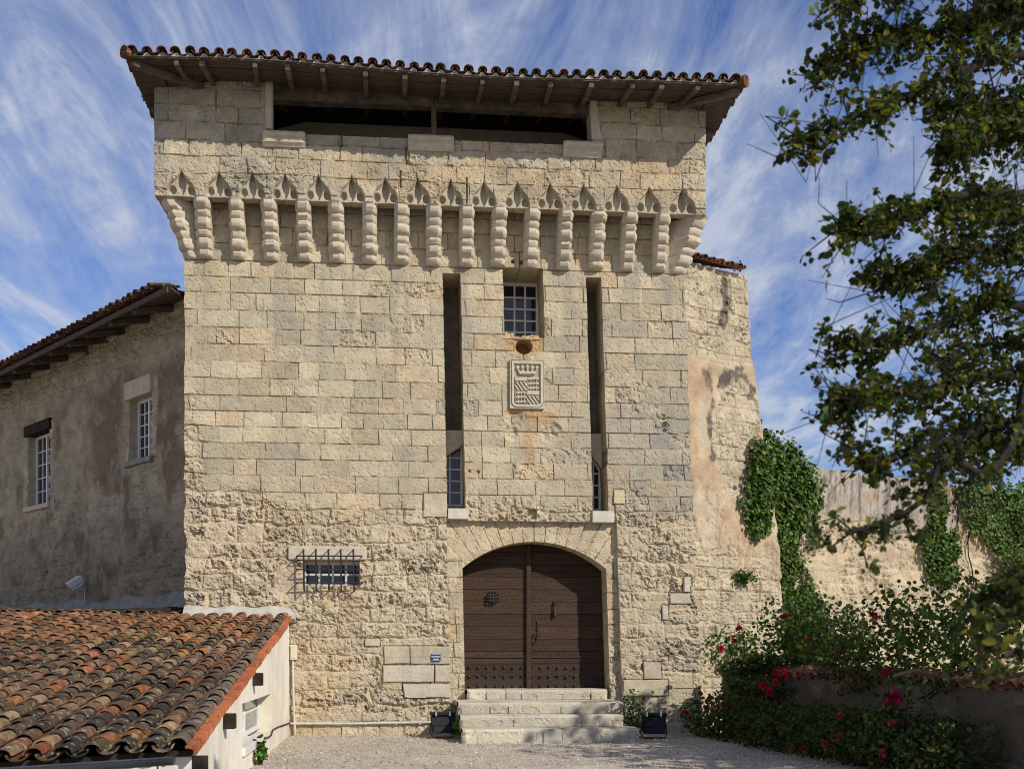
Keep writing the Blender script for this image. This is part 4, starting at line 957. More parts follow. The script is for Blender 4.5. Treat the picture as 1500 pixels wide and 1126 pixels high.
sheet('wall', grid_lines(1.0, 22.0, .03), np.linspace(0, 1, 190), lambda U, T: C0 + wd * U[..., None] + UP * ((-.2 + (cz + .2 + .05 * (fbm(U * 1.7, U * 0, 427) - .5) * 2) * T))[..., None], -wn,
      lambda U, T: cu_hc(U, -.2 + (cz + .2) * T), M['rough'], curt, skirt=.7)

# ivy
def ivy(outline, n, seed, label, size=.085, thick=.3, base=None):
    """outline = list of (px,py) of the mass on the curtain wall plane; leaves hang off a layered volume in front of it"""
    r = np.random.default_rng(seed)
    C0 = globals()['C0'] if base is None else base
    poly = [on_wall(px, py, C0 + wn * .1) for px, py in outline]; poly = np.array(poly)
    lo, hi = poly.min(0), poly.max(0); pts = []
    def inside(u, z):
        c = False; j = len(poly) - 1
        for i in range(len(poly)):
            if (poly[i, 1] > z) != (poly[j, 1] > z) and u < (poly[j, 0] - poly[i, 0]) * (z - poly[i, 1]) / (poly[j, 1] - poly[i, 1]) + poly[i, 0]: c = not c
            j = i
        return c
    while len(pts) < n:
        u, z = r.uniform(lo[0] - .15, hi[0] + .15), r.uniform(lo[1] - .1, hi[1] + .1)
        uj, zj = u + r.normal(0, .09), z + r.normal(0, .09)
        if not inside(u, z): continue
        if fbm(np.array([uj * 2.3]), np.array([zj * 2.3]), seed)[0] < .30: continue
        lump = fbm(np.array([u * 1.8]), np.array([z * 1.8]), seed + 3)[0]
        pts.append(C0 + wd * uj + UP * zj + wn * (.02 + thick * lump * r.random() ** .5))
    pts = np.array(pts)
    ob = empty('ivy', tuple(pts.mean(0) * np.array([1, 1, 0]) + np.array([0, 0, pts[:, 2].min()])), label, 'ivy', 'ivy hanging on the curtain wall')
    c = leafcols(n, (.048, .088, .016), .5, seed, (.11, .17, .03), .28)
    v, f, cc_ = leaves(pts, np.full(n, size), c, .35, .6, .5, seed, nrm=np.repeat((wn * 1.0 + UP * .4)[None], n, 0))
    link('foliage', npmesh('ivy_leaves', v, f, cc_), M['ivy'], ob)
    m_ = MB()
    for k in range(2):
        u0 = r.uniform(lo[0] + .2, max(hi[0] - .2, lo[0] + .25)); pl = [C0 + wd * (u0 + .12 * math.sin(i * 1.3 + k)) + wn * .04 + UP * (lo[1] + (hi[1] - lo[1]) * .8 * i / 7) for i in range(8)]; m_.tube(pl, .015, 5)
    m_.build('stem', M['bark'], ob)
ivy([(1112, 628), (1130, 640), (1160, 655), (1185, 678), (1195, 720), (1178, 770), (1160, 800), (1200, 880), (1230, 960), (1130, 960), (1120, 880), (1130, 800), (1105, 780), (1098, 730), (1112, 680)], 9500, 51, 'thick dark green ivy curtain hanging beside the battered wall end')
ivy([(1200, 700), (1206, 720), (1200, 790), (1188, 800), (1192, 740)], 350, 52, 'thin narrow strand of ivy just right of the thick ivy curtain', .07, .12)
ivy([(1362, 706), (1380, 702), (1392, 760), (1412, 800), (1398, 850), (1368, 860), (1352, 800), (1366, 760)], 2300, 53, 'pale green ivy tongue hanging alone mid wall', .085, .18)
ivy([(1398, 706), (1560, 712), (1600, 800), (1560, 880), (1480, 860), (1450, 800), (1415, 770)], 6500, 54, 'broad dark ivy mass spilling over the far right of the wall', .09, .4)
ivy([(1110, 640), (1126, 665), (1132, 720), (1124, 770), (1107, 786), (1095, 745), (1103, 690)], 1500, 55, 'small ivy tuft creeping round the right edge of the battered wall face', .09, .2, S0)
q = on_wall(1086, 845); pts = S0 + wd * q[0] + UP * q[1] + wn * .1 + rng.normal(0, 1, (160, 3)) * np.array([.11, .05, .06])
fern = empty('wall_fern', tuple(pts.mean(0)), 'small green tuft growing from the joints of the battered wall', 'plant')
v, f, c = leaves(pts, np.full(160, .08), leafcols(160, (.05, .10, .02), .3, 5), .3, .5, .3, 6); link('foliage', npmesh('tuft', v, f, c), M['leaf'], fern)
q = on_wall(1089, 398); pts = S0 + wd * q[0] + UP * (q[1] + .15) - wn * .1 + rng.normal(0, 1, (14, 3)) * np.array([.05, .04, .09])
v, f, c = leaves(pts, np.full(14, .06), leafcols(14, (.03, .05, .02), .3, 5), .3, .5, .3, 6); o = link('weed', npmesh('weed', v, f, c), M['leaf']); tag(o, 'tiny weed sprouting from the tile coping of the battered wall', 'plant')

# ================================================================== left wing
wl = RT * -.689 + FW * .725; wl = wl / np.linalg.norm(wl); wln = np.array([-wl[1], wl[0], 0.0])
if np.dot(wln, CAM - P(200, 600)) < 0: wln = -wln
W0 = np.array([lean(XL, 4) + .05, 0.45, 0.0])
def on_wing(px, py, off=0.0): q = PN(px, py, W0 + wln * off, wln); return np.dot(q - W0, wl), q[2]
wing = empty('wing_building', tuple(W0 + wl * 5), 'grey rendered side wing in shade with small paned windows and deep tiled eaves', 'building')
wzt = on_wing(150, 518)[1]
wA = (on_wing(72, 700)[0], on_wing(40, 700)[0], on_wing(50, 741)[1], on_wing(55, 634)[1])
wB = (on_wing(221, 600)[0], on_wing(188, 600)[0], on_wing(205, 672)[1], on_wing(205, 580)[1])
def wing_hc(U, V):
    n = fbm(U * .8, V * .8, 501)
    st = np.maximum(ss(wzt - .9, wzt - .35, V + .5 * (fbm(U * 1.6, V * 1.6, 502) - .5)), ss(.52, .60, fbm(U * .7 + 3, V * .7, 503)) * ss(6.8, 5.4, V) * .95)
    st = np.maximum(st, ss(3.6, 5.0, U) * .7 * ss(.4, .52, fbm(U * 1.1, V * 1.1, 504)))
    near = np.minimum(np.abs(U - (wA[0] + wA[1]) / 2) / .85, np.abs(V - (wA[2] + wA[3]) / 2) / 1.3 + 0)
    for wn_ in (wA, wB):
        dx = np.maximum(wn_[0] - U, U - wn_[1]); dz = np.maximum(wn_[2] - V, V - wn_[3]); st = np.maximum(st, ss(.34, .2, np.maximum(dx, dz) + .12 * (fbm(U * 3, V * 3, 505) - .5)))
    h, c = stone_field(U, V, 510, .6 + 0 * U, .25 + 0 * U, None, (.2, .3), (.25, .6), .01)
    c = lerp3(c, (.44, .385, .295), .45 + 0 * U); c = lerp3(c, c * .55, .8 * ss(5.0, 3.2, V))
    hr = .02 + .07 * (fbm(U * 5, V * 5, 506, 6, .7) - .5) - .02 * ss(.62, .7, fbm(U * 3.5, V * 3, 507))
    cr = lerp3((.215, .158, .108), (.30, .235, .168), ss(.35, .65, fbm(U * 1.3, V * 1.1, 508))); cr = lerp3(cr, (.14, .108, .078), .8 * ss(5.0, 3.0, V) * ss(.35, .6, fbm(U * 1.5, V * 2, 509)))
    cr = lerp3(cr, (.36, .32, .27), .6 * ss(.62, .68, fbm(U * 6, V * 5, 513)))
    q = on_wing(178, 740); run = ss(.07, .02, np.abs(U - q[0] + .06 * np.sin(V * 4) + .06 * (fbm(V * 5, U, 511) - .5))) * ss(6.3, 5.6, V) * ss(3.2, 3.6, V); cr = lerp3(cr, (.36, .32, .26), run * .8)
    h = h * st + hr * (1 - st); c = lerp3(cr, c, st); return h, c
OV = .85; ez = on_wing(130, 482, OV)[1]; sl = .30; wtop = max(wzt, ez + OV * sl + .02)
hu, hv = hole_lines([wA, wB])
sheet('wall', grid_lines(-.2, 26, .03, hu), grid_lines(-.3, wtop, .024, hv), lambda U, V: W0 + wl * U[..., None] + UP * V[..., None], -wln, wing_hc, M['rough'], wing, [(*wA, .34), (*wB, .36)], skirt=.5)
def wing_window(wn_, rows, cols, lint, seed):
    # casement in wing coordinates, built along the wall direction
    m_ = MB(); d = -.22
    def Q(u, z, dd): return W0 + wl * u + wln * dd + UP * z
    u0, u1, z0, z1 = wn_; fw = .06
    for (a, b2, w_, h_) in (((u0 + fw / 2, z0), (u0 + fw / 2, z1), fw, .05), ((u1 - fw / 2, z0), (u1 - fw / 2, z1), fw, .05)): m_.bar(Q(*a, d), Q(*b2, d), h_, w_, tuple(wl))
    for z in (z0 + fw / 2, z1 - fw / 2): m_.bar(Q(u0 + fw, z, d), Q(u1 - fw, z, d), .05, fw)
    m_.bar(Q((u0 + u1) / 2, z0 + fw, d + .004), Q((u0 + u1) / 2, z1 - fw, d + .004), .045, .06, tuple(wl))
    for i in (1, 3):
        u = u0 + fw + (u1 - u0 - 2 * fw) * i / 4; m_.bar(Q(u, z0 + fw, d - .003), Q(u, z1 - fw, d - .003), .03, .02, tuple(wl))
    for j in range(1, rows): z = z0 + fw + (z1 - z0 - 2 * fw) * j / rows; m_.bar(Q(u0 + fw, z, d - .006), Q(u1 - fw, z, d - .006), .03, .022)
    o = m_.build('window', M['white'], wing, bevel=.003)
    g = MB(); c0 = [Q(u0, z0, d - .015), Q(u1, z0, d - .015), Q(u1, z1, d - .015), Q(u0, z1, d - .015)]; g.hexa(c0, [q - wln * .01 for q in c0]); g.build('glass', M['glass'], o)
    g = MB(); c0 = [Q(u0 - .1, z0 - .1, d - .09), Q(u1 + .1, z0 - .1, d - .09), Q(u1 + .1, z1 + .1, d - .09), Q(u0 - .1, z1 + .1, d - .09)]; g.hexa(c0, [q - wln * .02 for q in c0]); g.build('window_backing', M['darkwood'], wing)
    g = MB(); l0, l1, mt, out = lint; c0 = [Q(u0 - l0, z1, out), Q(u1 + l1, z1, out), Q(u1 + l1, z1, -.3), Q(u0 - l0, z1, -.3)]; g.hexa(c0, [q + UP * (.24 if mt == 'wood' else .36) for q in c0]); g.build('window_lintel', M['darkwood'] if mt == 'wood' else M['carved'], wing, bevel=.015)
    g = MB(); c0 = [Q(u0 - .08, z0 - .11, .07), Q(u1 + .12, z0 - .11, .07), Q(u1 + .12, z0 - .11, -.3), Q(u0 - .08, z0 - .11, -.3)]; g.hexa(c0, [q + UP * .11 for q in c0]); g.build('window_sill', M['lead'] if mt != 'wood' else M['carved'], wing, bevel=.015)
wing_window(wA, 5, 4, (.1, .12, 'wood', .05), 1); wing_window(wB, 5, 4, (.02, .12, 'stone', .035), 2)
# wing roof
wr = empty('roof', (0, 0, 0)); wr.parent = wing; wr.location = -wing.location
OV = .85; ez = on_wing(130, 482, OV)[1]; sl = .30
tl = (wzt - .02 - ez)
up_dir = -wln * 1.0 + UP * sl; up_dir = up_dir / np.linalg.norm(up_dir)
E0 = W0 + wln * OV + UP * ez
rg = np.random.default_rng(21)
u_end = on_wing(247, 432, OV)[0]
edge = XL - .10
def umin(a): return (E0[0] + up_dir[0] * a - edge) / (-wl[0])
v, f, c = tiles(E0 + wl * (u_end) + wln * .1 + UP * .06, wl, up_dir, 84, 7, .25, .33, rg, colf=lambda i, j, k: clay(rg) * .42, lift=.07, clip=lambda o, d: u_end + o > umin(d + .3))
link('tiles', npmesh('wing_tiles', v, f, c, True), M['tile'], wr)
b = MB()
for k in range(6):
    for (ua, ub) in ((u_end - .1, 3.2), (3.21, 7.0), (7.01, 12), (12.01, 22)):
        a0, a1 = k / 6 * 2.4, (k + 1) / 6 * 2.4 - .012; pA = [E0 + wl * max(ua, umin(a0)) + up_dir * a0, E0 + wl * ub + up_dir * a0, E0 + wl * ub + up_dir * a1, E0 + wl * max(ua, umin(a1)) + up_dir * a1]
        if umin(a1) > ub: continue
        b.hexa(pA, [q + UP * .03 for q in pA])
b.build('soffit_boards', M['plank'], wr)
for i, px in enumerate((232, 190, 155, 120, 94, 68, 40, 15, -12, -40)):
    u = on_wing(px, 500, OV)[0]; Lr = min(1.25, (edge - .12 - E0[0] - wl[0] * u) / up_dir[0]); m_ = MB()
    if Lr < .25: continue
    m_.bar(E0 + wl * u + up_dir * .08 - UP * .06, E0 + wl * (u - .0) + up_dir * Lr - UP * .07, .11, .11); m_.build('rafter', M['wood'], wr, bevel=.01)
m_ = MB(); m_.bar(E0 + wl * max(u_end, umin(0)) - UP * .01 + wln * .02, E0 + wl * 22 - UP * .01 + wln * .02, .03, .10); m_.build('fascia', M['plank'], wr)
m_ = MB(); m_.bar(E0 + wl * umin(1.2) + up_dir * 1.05 - UP * .1, E0 + wl * 22 + up_dir * 1.05 - UP * .1, .16, .16); m_.build('wall_plate', M['darkwood'], wr)
# white floodlight on the wing
q = on_wing(117, 852, .15); Lp = W0 + wl * q[0] + UP * q[1]
fl = empty('wall_floodlight', tuple(Lp), 'small white box floodlight on a bracket on the shaded wing wall', 'floodlight')
m_ = MB(); ctr = Lp + wln * .26; r_ = Vector(wl); f_ = (Vector(wln) * .8 + Vector((0, 0, -.55))).normalized(); u_ = r_.cross(f_).normalized()
if u_.z < 0: u_ = -u_
def hb(m_, c, a, b2, cc_, wa, wb, wc):
    c = Vector(c); lo = [c + a * (x * wa / 2) + b2 * (y * wb / 2) - cc_ * wc / 2 for x, y in ((-1, -1), (1, -1), (1, 1), (-1, 1))]; m_.hexa(lo, [q + cc_ * wc for q in lo])
hb(m_, ctr, r_, f_, u_, .24, .30, .13); m_.build('housing', M['lamp_white'], fl, bevel=.012)
m_ = MB(); hb(m_, Vector(ctr) - u_ * .10, r_, f_, u_, .2, .24, .06); m_.build('lens_frame', M['lamp_white'], fl, bevel=.008)
m_ = MB(); m_.bar(Vector(Lp) - Vector((0, 0, .13)), Vector(Lp) + Vector(wln) * .2 - Vector((0, 0, .16)), .03, .02); m_.bar(Vector(Lp) + Vector(wln) * .2 - Vector((0, 0, .16)), ctr, .03, .02); m_.tube([Vector(Lp) - Vector((0, 0, .15)) + Vector(wln) * .05, Vector(Lp) - Vector((0, 0, .5)) + Vector(wln) * .05], .01, 5); m_.build('bracket', M['lamp_white'], fl)

# ================================================================== lean-to annex
XW = P(424, 1000)[0]; vt = PX(418, 916, XW); vb = PX(276, 1106, XW)
anx = empty('lean_to_shed', (XW - 2, -4, 0), 'low white rendered lean-to with a lichened clay tile roof below the tower', 'outbuilding')
zT = 2.10; yT = -0.02; yBm = vb[1]; zBm = vb[2]; slope = (zT - zBm) / (yT - yBm)
def rz(y): return zBm + slope * (y - yBm)
aroof = empty('roof', (0, 0, 0)); aroof.parent = anx; aroof.location = -anx.location
dn = np.array([0, 1, slope]); Ls = np.linalg.norm(dn) * (yT - yBm); dn = dn / np.linalg.norm(dn)
rg = np.random.default_rng(33)
pitch = .238; ncol = 29; stp = .30; nrow = int(Ls / stp)
def acol(i, j, k):
    t = j / nrow; x = -i * pitch
    r0 = rg.random(); lich = float(fbm(np.array([i * .35]), np.array([j * .22]), 71)[0])
    if r0 < .10: c = np.array((.46, .16, .065))
    elif r0 < .2: c = np.array((.50, .31, .18))
    elif r0 < .50: c = np.array((.30, .155, .09))
    elif r0 < .78: c = np.array((.17, .105, .07))
    else: c = np.array((.085, .062, .047))
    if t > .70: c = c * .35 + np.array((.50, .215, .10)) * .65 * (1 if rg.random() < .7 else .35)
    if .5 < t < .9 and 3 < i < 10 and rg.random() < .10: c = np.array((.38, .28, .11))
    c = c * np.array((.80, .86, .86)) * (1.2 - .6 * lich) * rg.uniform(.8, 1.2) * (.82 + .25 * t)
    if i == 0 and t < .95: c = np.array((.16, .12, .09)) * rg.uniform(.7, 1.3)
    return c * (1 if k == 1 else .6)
org = np.array([XW - .10, yBm - .02, zBm + .05])
SHR = .25; uda = np.array([-1, -SHR, -SHR * slope])
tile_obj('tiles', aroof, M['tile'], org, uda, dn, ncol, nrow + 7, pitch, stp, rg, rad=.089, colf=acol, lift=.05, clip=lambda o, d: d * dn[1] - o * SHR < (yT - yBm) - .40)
# verge tiles: a run of clean red tiles set on edge
m_ = MB(); nv_ = int(Ls / .36)
for j in range(nv_):
    p0 = np.array([XW + .05, yBm - .03, zBm + .04]) + dn * (j * Ls / nv_); p1 = p0 + dn * (Ls / nv_ * 1.03)
    c = tuple(np.array((.47, .15, .065)) * random.uniform(.75, 1.15)); dx = random.uniform(-.018, .014)
    lo = [p0 + np.array([-.07 + dx, 0, .05]), p0 + np.array([.02 + dx, 0, .045]), p0 + np.array([.03 + dx, 0, -.035]), p0 + np.array([.012 + dx, 0, -.04]), p0 + np.array([.0 + dx, 0, .02]), p0 + np.array([-.07 + dx, 0, .03])]
    hi = [q + (p1 - p0) + np.array([-.006, 0, -.012]) for q in lo]; m_.hexa(lo, hi, c)
m_.build('verge_tiles', M['tile_clean'], aroof)
b = MB(); xl = XW - ncol * pitch - .3
ysh = SHR * (XW - xl); pA = [(xl, yBm + .12 - ysh, zBm - .01 - ysh * slope), (XW + .0, yBm + .12, zBm - .01), (XW + .0, yT, zT - .03), (xl, yT, zT - .03)]; b.hexa(pA, [(x, y, z + .05) for x, y, z in pA]); b.build('roof_deck', M['darkwood'], aroof)
# back strip of roof between the lean-to ridge and the wing (in the tower's shade)
zJ = 2.35
jn = [on_wing(-10, 915)[0], on_wing(262, 890)[0]]
b = MB()
Xtl = lean(XL, 2)
A0 = np.array([Xtl - .02, 0.02, zT + .0]); A1 = W0 + wl * .0 + UP * zJ; B0 = np.array([xl, .02, zT]); B1 = W0 + wl * 13 + UP * zJ
qd = [A0, B0, B1, A1]; b.hexa(qd, [q - UP * .1 for q in qd]); b.build('roof_deck', M['darkwood'], aroof)
rg2 = np.random.default_rng(35)
def clip2(o, d):
    x = Xtl - .05 - o; y = .03 + d; rel = np.array([x, y, 0]) - W0; return np.dot(rel, wln) > .12 and d < 7.2
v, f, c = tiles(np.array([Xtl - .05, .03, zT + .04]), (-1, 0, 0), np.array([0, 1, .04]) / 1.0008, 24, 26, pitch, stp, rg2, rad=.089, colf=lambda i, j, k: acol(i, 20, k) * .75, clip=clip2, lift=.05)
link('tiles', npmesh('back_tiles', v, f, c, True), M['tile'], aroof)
# mortar fillet against the tower, lead flashing against the wing
m_ = MB(); x0, x1 = lean(XL, 2) - .0, XW + .12; n = 26
rings = []
for i in range(n + 1):
    x = x0 + (x1 - x0) * i / n; t_ = i / n; hh = .20 + .02 * math.sin(i * .7) + random.uniform(-.008, .008); dpt = .24 + random.uniform(-.015, .015)
    if t_ > .86: hh *= math.sqrt(max(.05, 1 - ((t_ - .86) / .15) ** 2))
    zb2 = zT + .02; rings.append([(x, .05, zb2 - .1), (x, -dpt - .06, zb2 - .02), (x, -dpt, zb2 + .05), (x, -dpt * .6, zb2 + hh * .62), (x, -.06, zb2 + hh), (x, .05, zb2 + hh + .01)])
for i in range(n): m_.hexa(rings[i], rings[i + 1])
m_.build('mortar_fillet', M['mortar'], aroof, smooth=60)
m_ = MB()
for i in range(40):
    u0, u1 = i * .33 - .1, (i + 1) * .33 - .1; h0 = .2 + .05 * math.sin(i * .9); h1 = .2 + .05 * math.sin((i + 1) * .9)
    lo = [W0 + wl * u0 + UP * (zJ - .05), W0 + wl * u0 + wln * .22 + UP * (zJ - .03), W0 + wl * u0 + wln * .05 + UP * (zJ + h0), W0 + wl * u0 + UP * (zJ + h0 + .05)]
    hi = [W0 + wl * u1 + UP * (zJ - .05), W0 + wl * u1 + wln * .22 + UP * (zJ - .03), W0 + wl * u1 + wln * .05 + UP * (zJ + h1), W0 + wl * u1 + UP * (zJ + h1 + .05)]
    m_.hexa(lo, hi)
m_.build('flashing', M['lead'], aroof, smooth=60)
# white gable wall with a window recess
wo = [PX(355, 1040, XW), PX(399, 1040, XW)]; wy0, wy1 = wo[0][1], wo[1][1]; wz0 = PX(357, 1100, XW)[2] ; wz1 = PX(398, 1014, XW)[2]
def wt(y): return rz(y) - .05
def an_pos(U, T): return np.stack([XW + 0 * U, U, -.3 + (wt(U) + .3) * T], -1)
def an_hc(U, T):
    V = -.3 + (wt(U) + .3) * T; return .012 * (fbm(U * 2, V * 2, 601) - .5) + .006 * (fbm(U * 9, V * 9, 602) - .5), lerp3((.74, .70, .61), (.62, .56, .45), ss(.45, .65, fbm(U * 1.6, V * .6, 603, 5, .65)) * .7 + .6 * ss(.45, .1, V) * ss(-2.5, -.3, U))
aU = grid_lines(yBm + .15, -.02, .04, [wy0, wy1])
def an_mask(U, T):
    V = -.3 + (wt(U) + .3) * T; return ~((U > wy0) & (U < wy1) & (V > wz0) & (V < wz1))
Tn = np.linspace(0, 1, 70)
o = sheet('wall', aU, Tn, an_pos, (-1, 0, 0), an_hc, stone_attr('white render on gable', .10, 30, .006), anx, (), skirt=.3, mask=an_mask)
m_ = MB(); m_.box(xl, xl + .3, yBm + .2, 0, -.3, .5); m_.box(xl, XW - .32, yBm + .12, yBm + .4, -.3, zBm - .05); m_.build('front_wall', M['render_white'], anx)
# window in the gable (faces +x)
def gable_window():
    x = XW - .22; m_ = MB(); fw = .07; y0, y1, z0, z1 = wy0, wy1 - .02, wz0 + .06, wz1
    for y in (y0 + fw / 2, y1 - fw / 2, (y0 + y1) / 2): m_.bar((x, y, z0), (x, y, z1), fw, .06, (1, 0, 0))
    for z in (z0 + fw / 2, z1 - fw / 2): m_.bar((x + .002, y0, z), (x + .002, y1, z), .06, fw)
    m_.bar((x, y0, (z0 + z1) / 2 + .05), (x, y1, (z0 + z1) / 2 + .05), .04, .035)
    o = m_.build('window', M['white'], anx, bevel=.005)
    g = MB(); g.box(x - .02, x - .01, y0, y1, z0, z1); g.build('glass', M['glass'], o)
    g = MB(); g.box(x - .12, x - .1, y0 - .1, y1 + .1, z0 - .2, z1 + .1); g.build('window_backing', M['darkwood'], anx)
    g = MB(); g.box(XW - .25, XW + .04, y0 - .03, y1 * .5 + y0 * .5 + .25, wz0 - .05, wz0 + .055); g.build('window_sill', M['white'], anx, bevel=.006)
gable_window()
for (px, py) in ((384, 978), (344, 1030), (302, 1090)):
    q = PX(px, py, XW + .12); y = q[1]; m_ = MB(); m_.bar((XW - .3, y, rz(y) - .15), (XW + .13, y, rz(y) - .15), .14, .17); m_.build('purlin_end', M['darkwood'], aroof, bevel=.01)
# gutter
m_ = MB(); yg = yBm - .115; zg = zBm + .0; n = 10
rings = []
for x in np.linspace(XW - .12, xl, 12):
    sy_ = SHR * (XW - .1 - x); rings.append([(x, yg - sy_ + .075 * math.cos(a), zg - sy_ * slope * .9 + .075 * math.sin(a)) for a in np.linspace(math.pi, 2 * math.pi, n)] + [(x, yg - sy_ + .066 * math.cos(a), zg - sy_ * slope * .9 + .066 * math.sin(a)) for a in np.linspace(2 * math.pi, math.pi, n)])
for i in range(11): m_.hexa(rings[i], rings[i + 1])
sy_ = SHR * (XW - xl); m_.tube([(XW - .13, yg - .075, zg), (xl, yg - .075 - sy_, zg - sy_ * slope * .9)], .012, 6)
ec = [(XW - .12, yg + .078 * math.cos(a), zg + .078 * math.sin(a)) for a in np.linspace(math.pi, 2 * math.pi, n)]; m_.hexa(ec, [(x + .012, y, z) for x, y, z in ec])
m_.tube([(XW - .2, yg + .08 * math.cos(a), zg + .08 * math.sin(a)) for a in np.linspace(math.pi, 2 * math.pi, 9)], .014, 5)
m_.build('gutter', M['zinc'], anx, smooth=40)

# ================================================================== conduit, box, sign
cb = empty('junction_box', tuple(P(420, 957, -.06)), 'cream electrical junction box at the corner of the white lean-to', 'junction box')
q0 = P(424.5, 966, -.08); q1 = P(435, 944, -.08); m_ = MB(); m_.box(q0[0], q1[0], -.1, .0, q0[2], q1[2]); m_.build('housing', M['box'], cb, bevel=.012)
m_ = MB(); m_.box(q0[0] + .02, q1[0] - .02, -.112, -.1, q0[2] + .04, q1[2] - .03); m_.build('cover', M['box'], cb, bevel=.004)
m_ = MB(); a = P(429, 966, -.05); b2 = P(432, 1074, -.05); h0 = P(425, 1059, -.05); h1 = P(634, 1057, -.05)
m_.tube([a, P(430, 1020, -.05), b2], .020, 8); m_.tube([h0 + np.array([.0, -.002, 0]), P(520, 1059, -.052), h1], .020, 8)
for px in (450, 490, 535, 580, 615): q = P(px, 1058.5, -.05); m_.box(q[0] - .012, q[0] + .012, -.075, .0, q[2] - .028, q[2] + .028)
o = m_.build('conduit_pipe', M['pvc'], None, smooth=40); tag(o, 'thin pale conduit running down and along the tower foot', 'pipe')
m_ = MB(); pts = [PX(425, 1058, XW + .02), PX(408, 1064, XW + .02), PX(400, 1068, XW + .02), PX(397, 1077, XW + .02), PX(391, 1080, XW + .02), PX(386, 1081, XW + .02)]; m_.tube(pts, .011, 6); o = m_.build('cable', M['black'], None, smooth=40); tag(o, 'thin black cable looping over the white lean-to wall', 'cable')
sg = empty('wall_sign', tuple(P(638.5, 962, -.02)), 'small blue enamel plate with white lettering left of the gate', 'sign')
q0 = P(632, 968, -.03); q1 = P(645.5, 957, -.03); m_ = MB(); m_.box(q0[0], q1[0], -.04, .02, q0[2], q1[2]); m_.build('plate', M['plaque_blue'], sg, bevel=.01)
m_ = MB(); W_, H_ = q1[0] - q0[0], q1[2] - q0[2]
for (a, b2) in (((.07, .09), (.93, .09)), ((.07, .91), (.93, .91)), ((.07, .09), (.07, .91)), ((.93, .09), (.93, .91))):
    m_.bar((q0[0] + a[0] * W_, -.042, q0[2] + a[1] * H_), (q0[0] + b2[0] * W_, -.042, q0[2] + b2[1] * H_), .004, .004)
m_.build('border', M['enamel_white'], sg)
for txt, zc, sz in (('PROPRIÉTÉ', .60, .033), ('PRIVÉE', .26, .033)):
    cu = bpy.data.curves.new('lettering', 'FONT'); cu.body = txt; cu.size = sz; cu.align_x = 'CENTER'; cu.extrude = .001; cu.offset = .0006
    to = bpy.data.objects.new('tmp', cu); COL.objects.link(to); bpy.context.view_layer.update()
    me = bpy.data.meshes.new_from_object(to.evaluated_get(bpy.context.evaluated_depsgraph_get())); bpy.data.objects.remove(to)
    o = link('lettering', me, M['enamel_white'], sg); o.rotation_euler = (math.radians(90), 0, 0); o.location = (0, -.025, q0[2] + H_ * (zc - .08) - sg.location.z)

# ================================================================== floodlights by the steps
def floodlight(px, py, d, rot, label):
    p0 = PD(px, py, d); p0[2] = .0; e = empty('floodlight', tuple(p0), label, 'floodlight', 'black floodlights beside the steps')
    m_ = MB(); m_.hexa([(-.20, -.02, .12), (.20, -.02, .12), (.19, .14, .12), (-.19, .14, .12)], [(-.22, .04, .40), (.22, .04, .40), (.2, .17, .38), (-.2, .17, .38)]); o = m_.build('housing', M['black'], None, bevel=.02); o.parent = e
    m_ = MB(); m_.box(-.225, .225, .0, .16, .40, .455); o2 = m_.build('front_frame', M['black'], None, bevel=.01); o2.parent = e
    m_ = MB(); m_.hexa([(-.19, -.14, .10), (.19, -.14, .10), (.19, .0, .09), (-.19, .0, .09)], [(-.18, -.10, .22), (.18, -.10, .22), (.18, -.03, .24), (-.18, -.03, .24)]); o3 = m_.build('ballast_box', M['black'], None, bevel=.02); o3.parent = e
    for x in (-.12, .12):
        m_ = MB(); m_.box(x - .014, x + .014, -.008, .01, .39, .47); o4 = m_.build('clip', M['steel'], None); o4.parent = e
    m_ = MB(); m_.tube([(-.215, .06, .26), (-.225, .0, .1), (-.18, -.04, .025), (.18, -.04, .025), (.225, .0, .1), (.215, .06, .26)], .012, 6); o5 = m_.build('stand', M['iron'], None, smooth=40); o5.parent = e
    e.rotation_euler = (0, 0, rot)
floodlight(649, 1080, 19.1, .05, 'black floodlight standing at the left end of the steps')
floodlight(958, 1072, 18.95, -.12, 'black floodlight standing at the right end of the steps in the shade')

